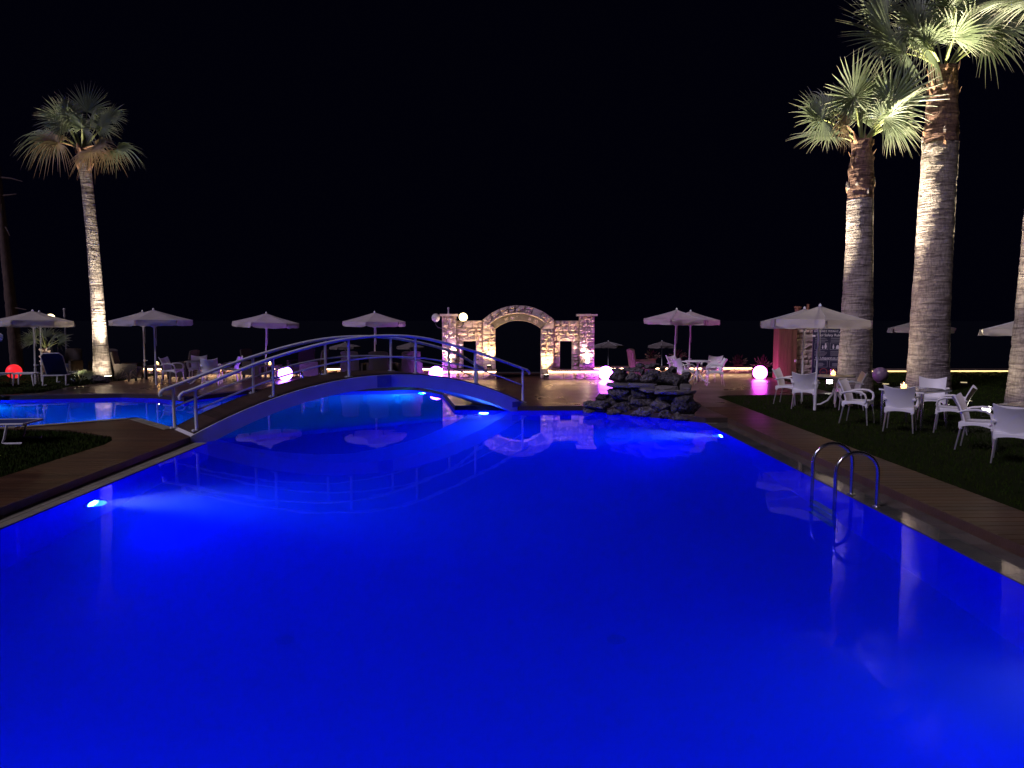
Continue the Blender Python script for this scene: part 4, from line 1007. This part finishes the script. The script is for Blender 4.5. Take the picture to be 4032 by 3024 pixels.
# ------------------------------------------------------------------ palms
def frond(name, base, hub, nrm, Rl, spread, droop, m, parent, seed, nseg=34):
    r2 = random.Random(seed); base = Vector(base); hub = Vector(hub); nrm = Vector(nrm)
    mid = (base+hub)/2 + Vector((0, 0, 0.12*(hub-base).length))
    path = []
    for i in range(8):
        t = i/7; path.append(base*(1-t)**2 + mid*2*t*(1-t) + hub*t*t)
    a = (path[-1]-path[-2]).normalized(); n = (nrm - a*nrm.dot(a)).normalized(); bb = n.cross(a)
    fo = MB().tube(path, [0.045-0.026*i/7 for i in range(8)], 6, flat=(1, 0.6)).build('petiole', K['petiole'] if m is K['leaf'] else K['boot'], None, smooth=True)
    b = MB(); b.t = []; KST = 7; dth = 2*R(spread)/nseg
    for i in range(nseg):
        th = -R(spread) + dth*(i+0.5) + r2.uniform(-0.2, 0.2)*dth
        ln = Rl*(0.72+0.28*math.cos(th*0.75))*r2.uniform(0.88, 1.06); d = (a*math.cos(th) + bb*math.sin(th) + n*0.12).normalized()
        sd = d.cross(n).normalized(); dr = droop*r2.uniform(0.6, 1.5); kink = r2.uniform(-0.1, 0.1); base_i = len(b.v); V = []
        for k in range(KST+1):
            t = k/KST; p = hub + d*ln*t + Vector((0, 0, -1))*dr*ln*(max(t-0.35, 0)**1.8) + sd*kink*ln*t*t*0.5
            if t < 0.43: w = ln*t*math.tan(dth/2)*1.05
            else: w = ln*0.43*math.tan(dth/2)*1.05*max(0.05, 1-(t-0.43)/0.57)
            V += [p - sd*w, p + n*w*0.85, p + sd*w]; b.t += [t]*3
        fs = []
        for k in range(KST):
            o = k*3; fs += [(o,o+1,o+4,o+3), (o+1,o+2,o+5,o+4)]
        b.add(V, fs)
    o = b.build(name, m, parent)
    fo.parent = o
    return o
def trunk_prof(b, path, radii, seg, seed, step=0.055, amp=0.05):
    P = [Vector(p) for p in path]; cum = [0]
    for i in range(1, len(P)): cum.append(cum[-1] + (P[i]-P[i-1]).length)
    n = int(cum[-1]/step); rings = []
    for k in range(n+1):
        s = cum[-1]*k/n; i = 0
        while i < len(P)-2 and cum[i+1] < s: i += 1
        t = (s-cum[i])/(cum[i+1]-cum[i]); c = P[i].lerp(P[i+1], t); r = radii[i]*(1-t)+radii[i+1]*t
        saw = (k % 3)/3.0
        ring = []
        for q in range(seg):
            a = 2*math.pi*q/seg
            rr = r*(1 + amp*(0.35*saw + noise.noise((math.cos(a)*1.6, math.sin(a)*1.6, s*2.6+seed))*0.8 + noise.noise((math.cos(a)*4, math.sin(a)*4, s*9+seed))*0.5))
            ring.append((c.x+math.cos(a)*rr, c.y+math.sin(a)*rr, c.z))
        rings.append(ring)
    vs = [p for rg in rings for p in rg]; fs = []
    for k in range(n):
        for q in range(seg):
            q2 = (q+1) % seg; fs.append((k*seg+q, k*seg+q2, (k+1)*seg+q2, (k+1)*seg+q))
    fs.append(tuple(n*seg+q for q in range(seg))); b.add(vs, fs); return b
def palm(name, label, x, y, path, radii, split, keys, nrand, Rl, seed, bark='bark', toff=(0,0,0)):
    t = thing(name, label, 'palm tree', (x, y, 0), 0, 'tall fan palms')
    r2 = random.Random(seed)
    trunk_prof(MB(), path[:split+1], radii[:split+1], 40, seed).build('trunk', K[bark], t, smooth='all')
    if split < len(path)-1: trunk_prof(MB(), path[split:], radii[split:], 36, seed+3, 0.05, 0.10).build('upper_trunk', K['barktop'], t, smooth='all')
    top = Vector(path[-1])
    if split < len(path)-1:
        sp = Vector(path[split])
        for k in range(13):
            a = 2*math.pi*r2.random(); o = Vector((math.cos(a), math.sin(a), 0)); z0 = sp.z + r2.uniform(-0.12, 0.45); p0 = Vector((sp.x, sp.y, z0)) + o*radii[split]*0.97
            MB().tube([p0, p0+o*0.02+Vector((0,0,0.08)), p0+o*r2.uniform(0.0,0.07)+Vector((0,0,r2.uniform(0.1,0.2)))], [0.085, 0.07, 0.015], 6, flat=(1, 0.35)).build('bark_flake', K[bark] if k % 3 else K['boot'], t)
    for k in range(26):
        a = r2.uniform(0, 6.28); z = top.z - r2.uniform(0.0, 1.15)*(1 if bark == 'bark' else 0.9); rr = radii[-1]*1.0
        f = (top.z-z)/max(0.1, (top-Vector(path[-2])).length); c = top.lerp(Vector(path[-2]), min(1, f)); rr = radii[-1]*(1-min(1, f)) + radii[-2]*min(1, f)
        o = Vector((math.cos(a), math.sin(a), 0)); p0 = Vector((c.x, c.y, z)) + o*rr*0.85
        MB().tube([p0, p0+o*0.07+Vector((0,0,0.12)), p0+o*r2.uniform(0.08,0.16)+Vector((0,0,r2.uniform(0.2,0.32)))], [0.075, 0.06, 0.012], 6, flat=(1, 0.45)).build('leaf_boot', K['boot'], t)
    i = 0
    for (dx, dy, dz, nx, ny, nz, rl, sp, dr, dead) in keys:
        i += 1
        frond('frond', top + Vector((dx*0.12, dy*0.12, -0.05)), top + Vector((dx, dy, dz)), (nx, ny, nz), rl, sp, dr, K['deadleaf'] if dead else K['leaf'], t, seed*100+i)
    for k in range(nrand):
        az = 2*math.pi*(k*0.618) + r2.uniform(-0.2, 0.2); el = R(r2.choice([78, 65, 50, 35, 22, 10]) if bark == 'bark' else r2.choice([70, 50, 35, 15, 0, -15])); ln = Rl*r2.uniform(0.75, 1.05)
        d = Vector((math.cos(az)*math.cos(el), math.sin(az)*math.cos(el), math.sin(el)))
        inn = Vector((-math.cos(az)*math.sin(el), -math.sin(az)*math.sin(el), math.cos(el))) + Vector((r2.uniform(-.6,.6), -r2.uniform(0,.9), r2.uniform(-.3,.3)))
        frond('frond', top + Vector((d.x*0.15, d.y*0.15, -0.05)), top + d*ln, inn, Rl*r2.uniform(0.85, 1.1), 140, (0.25 if el > 0.3 else 0.5) if bark == 'bark' else (0.5 if el > 0.3 else 1.0), K['leaf'] if el > R(-10) else K['deadleaf'], t, seed*100+50+k)
    return t
palm('palm_tree', 'shorter palm of the right-hand pair, rising behind the near parasol', 10.30, 21.4,
     [(0.02,0,-0.1),(0.0,0,0.7),(0.0,0,2.5),(-0.02,0,4.4),(-0.04,0,5.5),(-0.05,0,6.3),(-0.05,0,6.85),(-0.06,0,7.15)], [0.50,0.455,0.41,0.36,0.345,0.33,0.26,0.28], 4,
     [(-0.48,-0.45,1.05, 0.1,-1,0.12, 1.42,160,0.10,0), (0.55,-0.45,0.90, -0.1,-1,0.2, 1.45,160,0.08,0), (-1.25,-0.25,0.5, 0.1,-0.95,0.4, 1.2,150,0.3,0),
      (-0.55,-0.2,0.35, -0.2,-0.9,0.5, 0.8,120,0.9,1), (0.65,-0.3,0.3, 0.2,-0.9,0.5, 1.0,130,0.8,0), (0.1,0.5,1.0, 0,-1,0.2, 1.15,140,0.2,0), (-0.8,0.3,0.9, 0.2,-0.8,0.4, 1.1,140,0.5,0),
      (0.9,0.4,0.5, 0,-0.8,0.5, 1.1,140,0.7,0), (0.35,-0.5,0.45, 0,-1,0.3, 0.95,130,0.7,0)], 5, 1.1, 11)
palm('palm_tree', 'tallest palm at upper right with its crown cut by the top edge', 12.72, 21.8,
     [(0.02,0,-0.1),(-0.02,0,0.6),(-0.04,0,2.2),(-0.02,0,4.5),(0.02,0,7.15),(0.02,0,7.8),(0.0,0,8.6),(0.0,0,9.3)], [0.62,0.56,0.515,0.49,0.465,0.42,0.38,0.35], 4,
     [(-0.05,-0.5,1.45, 0.05,-1,0.1, 1.5,160,0.08,0), (-1.75,-0.45,0.62, 0.05,-1,0.3, 2.1,70,0.14,0), (-1.35,-0.45,0.22, 0.05,-1,0.4, 1.5,105,0.35,0), (-1.7,0.1,1.55, 0.25,-0.95,0.2, 1.25,130,0.25,0), (0.92,-0.35,1.45, -0.1,-1,0.2, 1.2,150,0.2,0),
      (1.38,-0.3,1.02, -0.2,-0.95,0.35, 1.25,140,0.45,0), (1.05,-0.2,0.6, 0.1,-0.9,0.5, 1.2,140,1.0,0), (-0.7,-0.4,0.35, -0.1,-0.9,0.5, 1.2,140,0.9,0), (-0.6,0.2,1.3, 0.1,-1,0.2, 1.3,140,0.3,0), (0.5,-0.4,0.85, 0.05,-1,0.3, 1.15,140,0.7,0),
      (-0.95,-0.25,0.95, 0.1,-1,0.3, 1.25,140,0.5,0), (0.45,0.3,1.5, 0,-1,0.2, 1.3,140,0.3,0)], 7, 1.3, 12)
palm('palm_tree', 'palm trunk lit from below at the right picture edge', 12.78, 17.5,
     [(-0.05,0,-0.1),(-0.05,0,0.6),(0.0,0,2.2),(0.05,0,4.5),(0.14,0,6.6),(0.2,0,8.6),(0.22,0,9.6)], [0.55,0.5,0.47,0.45,0.42,0.38,0.34], 4, [], 14, 1.3, 13)
palm('palm_tree', 'slim leaning palm with drooping crown at the left, above the pool', -13.45, 24.85,
     [(0.03,0,-0.1),(0.0,0,0.4),(-0.02,0,1.4),(-0.06,0,3.0),(-0.12,0,5.0),(-0.20,0,6.4),(-0.27,0,7.2),(-0.29,0,7.65)], [0.31,0.27,0.225,0.195,0.182,0.175,0.185,0.17], 6,
     [(-0.3,-0.35,0.72, 0.1,-1,0.2, 0.95,140,0.25,0), (0.23,-0.4,0.52, 0,-1,0.3, 0.9,140,0.5,0), (0.77,-0.2,0.6, -0.1,-0.9,0.5, 1.0,120,0.45,0), (-0.95,-0.15,0.25, 0.1,-0.8,0.7, 1.1,140,1.2,0), (1.2,-0.2,-0.08, -0.1,-0.7,0.8, 0.95,110,1.1,0),
      (0.1,0.2,1.2, 0,-1,0.1, 1.05,110,0.1,0), (-0.75,0.2,0.95, 0.3,-0.9,0.3, 0.95,100,0.3,0), (0.75,0.3,1.0, -0.2,-0.9,0.3, 0.8,100,0.6,0), (-0.6,-0.3,0.1, 0.1,-0.8,0.6, 1.0,140,1.4,1), (0.6,-0.3,0.0, -0.1,-0.8,0.6, 0.95,140,1.4,1), (-0.9,0.3,0.5, 0.2,-0.9,0.5, 1.0,130,1.0,0)], 6, 0.95, 14, 'barkslim')
WARM = (1.0, 0.88, 0.66)
ground_flood('f', (8.6, 21.5, -0.05), (9.45, 20.95, 7.9), 19000, 'floodlight left of the shorter right palm', 34, WARM, 'lensdim', wash=(10.2, 21.4, 3.2, 120))
ground_flood('f', (11.6, 22.1, -0.05), (11.0, 21.1, 7.9), 14000, 'floodlight right of the shorter right palm', 34, WARM, 'lensdim', wash=(10.5, 21.5, 3.5, 60))
ground_flood('f', (10.8, 21.95, -0.05), (11.75, 21.0, 10.4), 36000, 'floodlight left of the tallest palm', 32, WARM, 'lensdim', wash=(12.6, 21.8, 3.5, 170))
ground_flood('f', (14.3, 22.6, -0.05), (13.6, 21.2, 10.4), 24000, 'floodlight right of the tallest palm', 32, WARM, 'lensdim', wash=(12.9, 21.9, 3.5, 80))
ground_flood('f', (11.2, 17.5, -0.05), (12.1, 17.3, 8.0), 3000, 'floodlight left of the palm at the right edge', 44, WARM, 'lensdim', wash=(12.7, 17.5, 3.0, 110))
ground_flood('f', (9.35, 20.9, 0.12), (8.1, 17.2, 2.1), 800, 'glaring white floodlight under the round table before the shorter right palm', 44, (1.0, 0.88, 0.70), 'lensw', size=0.14)
ground_flood('f', (9.62, 14.45, 0.12), (8.3, 12.9, 1.0), 9, 'glaring white floodlight seen through the chair arm at right', 60, (1.0, 0.90, 0.72), 'lensw', size=0.14)
ground_flood('f', (-14.0, 24.3, 0.05), (-13.75, 24.6, 8.0), 7000, 'floodlight left of the slim palm foot, behind the seedling', 50, WARM, wash=(-13.45, 24.85, 1.5, 95))
ground_flood('f', (-12.95, 24.25, 0.05), (-13.6, 24.6, 7.5), 5500, 'floodlight right of the slim palm foot', 50, WARM, wash=(-13.45, 24.85, 1.2, 110))

# seedling, rocks and dry plants at the slim palm's foot
t = thing('fan_palm_seedling', 'small green fan palm seedling at the foot of the slim left palm', 'plant', (-13.72, 24.0, 0))
for k in range(7):
    az = R(20 + 50*k); d = Vector((math.cos(az)*0.22, math.sin(az)*0.22-0.04, 0.16 + 0.03*(k % 3)))
    frond('frond', (0, 0, 0), d, (-math.cos(az)*0.4, -0.8, 0.6), 0.42, 70, 0.4, K['leaf'], t, 900+k, 14)
for k, (x, y, s_) in enumerate(((-13.2, 24.0, 0.2), (-12.95, 23.95, 0.14), (-14.2, 24.2, 0.16))):
    o = link('boulder', rock_mesh(s_*1.3, s_, s_*0.8, 40+k), K['rock']); o.location = (x, y, s_*0.5)
    tag(o, ('dark boulder at the foot of the slim palm, in front', 'small dark boulder right of the slim palm foot', 'small dark boulder left of the seedling')[k], 'rock', 'boulders at the slim palm')
t = thing('dry_plant', 'withered arching plant right of the slim palm foot', 'plant', (-12.35, 24.4, 0))
for k in range(16):
    a = rnd.uniform(0, 6.28); h = rnd.uniform(0.2, 0.42); l = rnd.uniform(0.15, 0.42); c, s_ = math.cos(a), math.sin(a)
    MB().tube([(0,0,0),(c*l*0.3,s_*l*0.3,h*0.8),(c*l*0.7,s_*l*0.7,h),(c*l*1.1,s_*l*1.1,h*0.6)], [0.01,0.008,0.006,0.003], 5).build('stem', K['deadleaf'], t)
t = thing('young_palm', 'young pale-trunked palm behind the blue lounger', 'palm tree', (-16.6, 27.0, 0))
MB().lathe([(0.12,0),(0.16,0.35),(0.17,0.6),(0.11,1.0)], 14).build('trunk', K['barktop'], t, smooth=True)
for k in range(24):
    a = rnd.uniform(0, 6.28); z = rnd.uniform(0.45, 0.95); c, s_ = math.cos(a), math.sin(a)
    MB().tube([(c*0.12,s_*0.12,z),(c*0.18,s_*0.18,z+0.05),(c*0.24,s_*0.24,z+0.1)], [0.05,0.04,0.02], 6).build('leaf_boot', K['dressed'], t)
for k in range(9):
    az = 0.7*k; el = R(25+12*(k % 4)); d = Vector((math.cos(az)*math.cos(el), math.sin(az)*math.cos(el), math.sin(el)))
    frond('frond', (0, 0, 1.0), Vector((0,0,1.0)) + d*0.5, (-d.x, -0.8, 0.6), 0.55, 80, 0.4, K['leaf'], t, 950+k, 16)
ground_flood('f', (-16.3, 26.2, 0.0), (-16.6, 27.0, 1.2), 40, 'floodlight at the foot of the young palm', 70, WARM)

# ------------------------------------------------------------------ lamp posts, bare tree
t = thing('lamp_post', 'globe lamp on a post glowing over the far-left parasol', 'lamp', (-18.2, 30.0, -0.1))
MB().lathe([(0.07,0),(0.05,0.2),(0.035,0.4),(0.03,2.07)], 12).build('post', K['black'], t, smooth=True)
MB().sphere((0,0,2.22), 0.16).build('globe', K['opal'], t, smooth='all')
point('post_glow', (-18.2, 29.6, 2.2), 25, (1.0, 0.8, 0.5), 0.15, t)
for x, y, h, lab in ((-17.05, 29.0, 2.5, 'thin pole with pale knobbly top right of the far-left parasol'), (-2.2, 30.0, 2.55, 'thin pole with pale knobbly top above the left gate pillar')):
    t = thing('thin_pole', lab, 'pole', (x, y, -0.1), 0, 'thin poles with pale tops')
    MB().lathe([(0.035,0),(0.03,h-0.25)], 8).build('shaft', K['greymetal'], t, smooth=True)
    b = MB(); b.lathe([(0.03,h-0.25),(0.045,h-0.2),(0.03,h-0.1),(0.035,h),(0.055,h+0.06),(0.03,h+0.1)], 8); b.build('top', K['offglobe'], t, smooth=True)
t = thing('bare_tree', 'tall bare trunk with stub branches at the left picture edge', 'tree', (-22.5, 34.0, -0.3))
trunk_prof(MB(), [(0.3,0,-2),(0.15,0,2.5),(0.0,0,5.5),(-0.15,0,9.2)], [0.3,0.24,0.19,0.13], 16, 3, 0.1, 0.12).build('trunk', K['deadbark'], t, smooth='all')
for z, l, dz in ((8.7, 1.05, -0.2), (7.9, 0.75, 0.05), (6.6, 0.35, -0.5), (2.9, 0.9, -0.1)):
    MB().tube([(0,0,z),(l*0.5,-0.1,z+dz*0.3),(l,-0.15,z+dz)], [0.05,0.035,0.02], 6).build('branch', K['deadbark'], t, smooth=True)

# ------------------------------------------------------------------ cabinet, stone shower wall, safety sign, pots
t = thing('wooden_cabinet', 'tall wooden cabinet door panel beside the magenta ball lamp', 'cabinet', (9.98, 25.55, 0))
for k in range(3): MB().box(-0.36+0.145*k, -0.22+0.145*k, -0.02, 0.0, 0.05, 1.72).build('door_board', K['wood'], t)
MB().box(-0.38, 0.26, 0.002, 0.5, 0.0, 1.76).build('carcass', K['wood'], t)
MB().box(-0.4, 0.28, -0.05, 0.53, 1.762, 1.80).build('top', K['wood'], t)
t = thing('stone_pillar', 'broad stone pillar lit magenta between the cabinet and the sign', 'pillar', (10.55, 25.75, 0))
Ls = Layer(t, 0.0, 0.5, 31); Ls.fill(-0.29, 0.40, 0, 1.9, wmin=0.16, wmax=0.36)
MB().box(-0.28, 0.39, 0.03, 0.52, 0, 1.95).build('mortar_core', K['mortar'], t)
MB().box(-0.31, 0.42, -0.03, 0.55, 1.952, 2.0).build('cap_slab', K['dressed'], t)
MB().lathe([(0.10,2.0),(0.10,2.45),(0.13,2.46),(0.13,2.52)], 10, (-0.14,0.25,0)).build('chimney_pot', K['terracotta'], t)
MB().lathe([(0.05,2.0),(0.05,2.6)], 10, (0.22,0.25,0)).build('pipe', K['terracotta'], t)
t2 = thing('wall_socket', 'small white socket box on the dark side of the cabinet', 'socket', (10.21, 25.56, 0.62))
MB().box(-0.04, 0.04, -0.03, 0.0, -0.04, 0.04).build('box', K['white'], t2); MB().box(-0.025, 0.025, -0.036, -0.03, -0.025, 0.025).build('cover', K['printgrey'], t2)

def text_mesh(body, size, name, m, parent, loc, align='CENTER', sx=1.0):
    c = bpy.data.curves.new(name, 'FONT'); c.body = body; c.size = size; c.align_x = align; c.extrude = 0.001; c.offset = size*0.012
    o = bpy.data.objects.new(name, c); COL.objects.link(o)
    bpy.context.view_layer.update()
    me = bpy.data.meshes.new_from_object(o.evaluated_get(bpy.context.evaluated_depsgraph_get()))
    bpy.data.objects.remove(o)
    q = link(name, me, m, parent, loc); q.rotation_euler = (R(90), 0, 0); q.scale = (sx, 1, 1); return q
sg = thing('safety_sign', 'navy pool safety rules board with white lettering behind the near parasol', 'sign', (11.12, 25.0, 0), R(-12))
MB().box(-0.52, 0.52, 0, 0.03, 0.05, 1.78).build('board', K['signblue'], sg)
for s in (-1, 1):
    MB().tube([(s*0.50, 0.06, 0), (s*0.50, 0.06, 1.84)], 0.025, 8).build('post', K['greymetal'], sg, smooth=True)
    MB().box(s*0.5-0.05, s*0.5+0.05, -0.012, -0.001, 1.47, 1.53).build('clip', K['white'], sg)
yt = -0.004
text_mesh('ΚΑΝΟΝΕΣ ΠΙΣΙΝΑΣ', 0.085, 'lettering', K['print'], sg, (-0.10, yt, 1.63))
text_mesh('Pool Safety Rules', 0.118, 'lettering', K['print'], sg, (0.0, yt, 1.49))
text_mesh('No Lifeguard on duty', 0.098, 'lettering', K['print'], sg, (0.0, yt, 0.72))
def bars(x0, x1, zs, m, h=0.012):
    b = MB()
    for z in zs: b.box(x0, x0+(x1-x0)*rnd.uniform(0.7, 1.0), yt, yt+0.003, z, z+h)
    b.build('small_print', m, sg)
bars(-0.46, -0.03, (1.42, 1.39, 1.34, 1.31), K['printgrey']); bars(0.05, 0.46, (1.42, 1.39, 1.34, 1.31), K['printgrey'])
bars(-0.46, -0.03, (0.97, 0.94, 0.90, 0.86, 0.83), K['printgrey']); bars(0.05, 0.46, (0.97, 0.94, 0.90, 0.86, 0.83), K['printgrey'])
bars(-0.46, 0.46, (0.685,), K['print'], 0.014)
bars(-0.38, -0.12, (0.56, 0.53, 0.50, 0.47), K['printgrey'], 0.016); bars(0.12, 0.38, (0.56, 0.53, 0.50, 0.47), K['printgrey'], 0.016)
def frame_box(x0, x1, z0, z1):
    b = MB(); w = 0.012
    b.box(x0, x1, yt, yt+0.003, z0, z0+w); b.box(x0, x1, yt, yt+0.003, z1-w, z1); b.box(x0, x0+w, yt, yt+0.003, z0+w, z1-w); b.box(x1-w, x1, yt, yt+0.003, z0+w, z1-w)
    b.build('panel_frame', K['printgrey'], sg)
for x0, x1 in ((-0.46, -0.03), (0.03, 0.46)): frame_box(x0, x1, 1.03, 1.27); frame_box(x0, x1, 0.43, 0.66)
def figure(cx, z, h, m, name='figure'):
    b = MB(); b.prism([(cx+math.cos(a*0.5236)*h*0.13, z+h*0.86+math.sin(a*0.5236)*h*0.13) for a in range(12)], 0, 0.003)
    b.prism([(cx-h*0.10, z), (cx+h*0.10, z), (cx+h*0.2, z+h*0.45), (cx+h*0.12, z+h*0.72), (cx-h*0.12, z+h*0.72), (cx-h*0.2, z+h*0.45)], 0, 0.003)
    b.v = [(x, yt+q, zz) for x, zz, q in b.v]; b.build(name, m, sg, fix=True)
figure(-0.34, 1.06, 0.16, K['printred']); figure(-0.2, 1.06, 0.12, K['print']); figure(-0.11, 1.06, 0.19, K['print']); figure(0.14, 1.06, 0.15, K['print'])
b = MB(); b.prism([(0.22,1.06),(0.43,1.06),(0.43,1.12),(0.36,1.10),(0.31,1.18),(0.26,1.20),(0.23,1.14)], 0, 0.003); b.v = [(x, yt+q, z) for x, z, q in b.v]; b.build('figure', K['print'], sg, fix=True)
b = MB(); b.prism([(0.30,1.60),(0.33,1.66),(0.38,1.70),(0.41,1.73),(0.415,1.70),(0.46,1.685),(0.40,1.675),(0.35,1.65),(0.32,1.60)], 0, 0.003); b.v = [(x, yt+q, z) for x, z, q in b.v]; b.build('leaping_mark', K['print'], sg, fix=True)
for cx in (-0.15, 0.15):
    b = MB()
    for i in range(28):
        a0, a1 = 2*math.pi*i/28, 2*math.pi*(i+1)/28; r0, r1 = 0.125, 0.108
        b.add([(cx+math.cos(a0)*r0,yt,0.27+math.sin(a0)*r0),(cx+math.cos(a1)*r0,yt,0.27+math.sin(a1)*r0),(cx+math.cos(a1)*r1,yt,0.27+math.sin(a1)*r1),(cx+math.cos(a0)*r1,yt,0.27+math.sin(a0)*r1)], [(0,1,2,3)])
    b.box(cx-0.06, cx+0.06, yt, yt+0.003, 0.25, 0.27); b.build('round_pictogram', K['printred'], sg)
def pot(x, y, z, label, s_=1.0):
    t = thing('potted_plant', label, 'plant', (x, y, z), 0, 'potted plants on the right-hand wall')
    MB().lathe([(0.10*s_,0),(0.15*s_,0.24*s_),(0.165*s_,0.25*s_),(0.165*s_,0.29*s_),(0.13*s_,0.29*s_),(0.12*s_,0.26*s_)], 16).build('pot', K['terracotta'], t, smooth=True)
    b = MB(); r2 = random.Random(int(x*100))
    for k in range(90):
        a = r2.uniform(0, 6.28); e = r2.uniform(0.2, 1.5); l = r2.uniform(0.12, 0.34)*s_; d = Vector((math.cos(a)*math.cos(e), math.sin(a)*math.cos(e), math.sin(e)))
        p = Vector((0, 0, 0.27*s_)) + d*l; sd = d.orthogonal().normalized()*0.03*s_
        b.add([p-sd, p+sd, p+d*0.09*s_], [(0,1,2)]); b.add([Vector((0,0,0.25*s_)), p, p+sd*0.15], [(0,1,2)])
    b.build('flowers', K['flower'], t)
pot(5.75, 28.35, 0.26, 'potted plant on the wall left of the front parasol pole by the rocks')
pot(6.75, 28.35, 0.26, 'potted plant on the wall right of the front parasol pole by the rocks')
pot(9.1, 28.3, 0.0, 'potted plant behind the magenta ball lamp', 1.1)
pot(9.35, 26.4, 0.0, 'potted plant left of the wooden cabinet', 1.2)
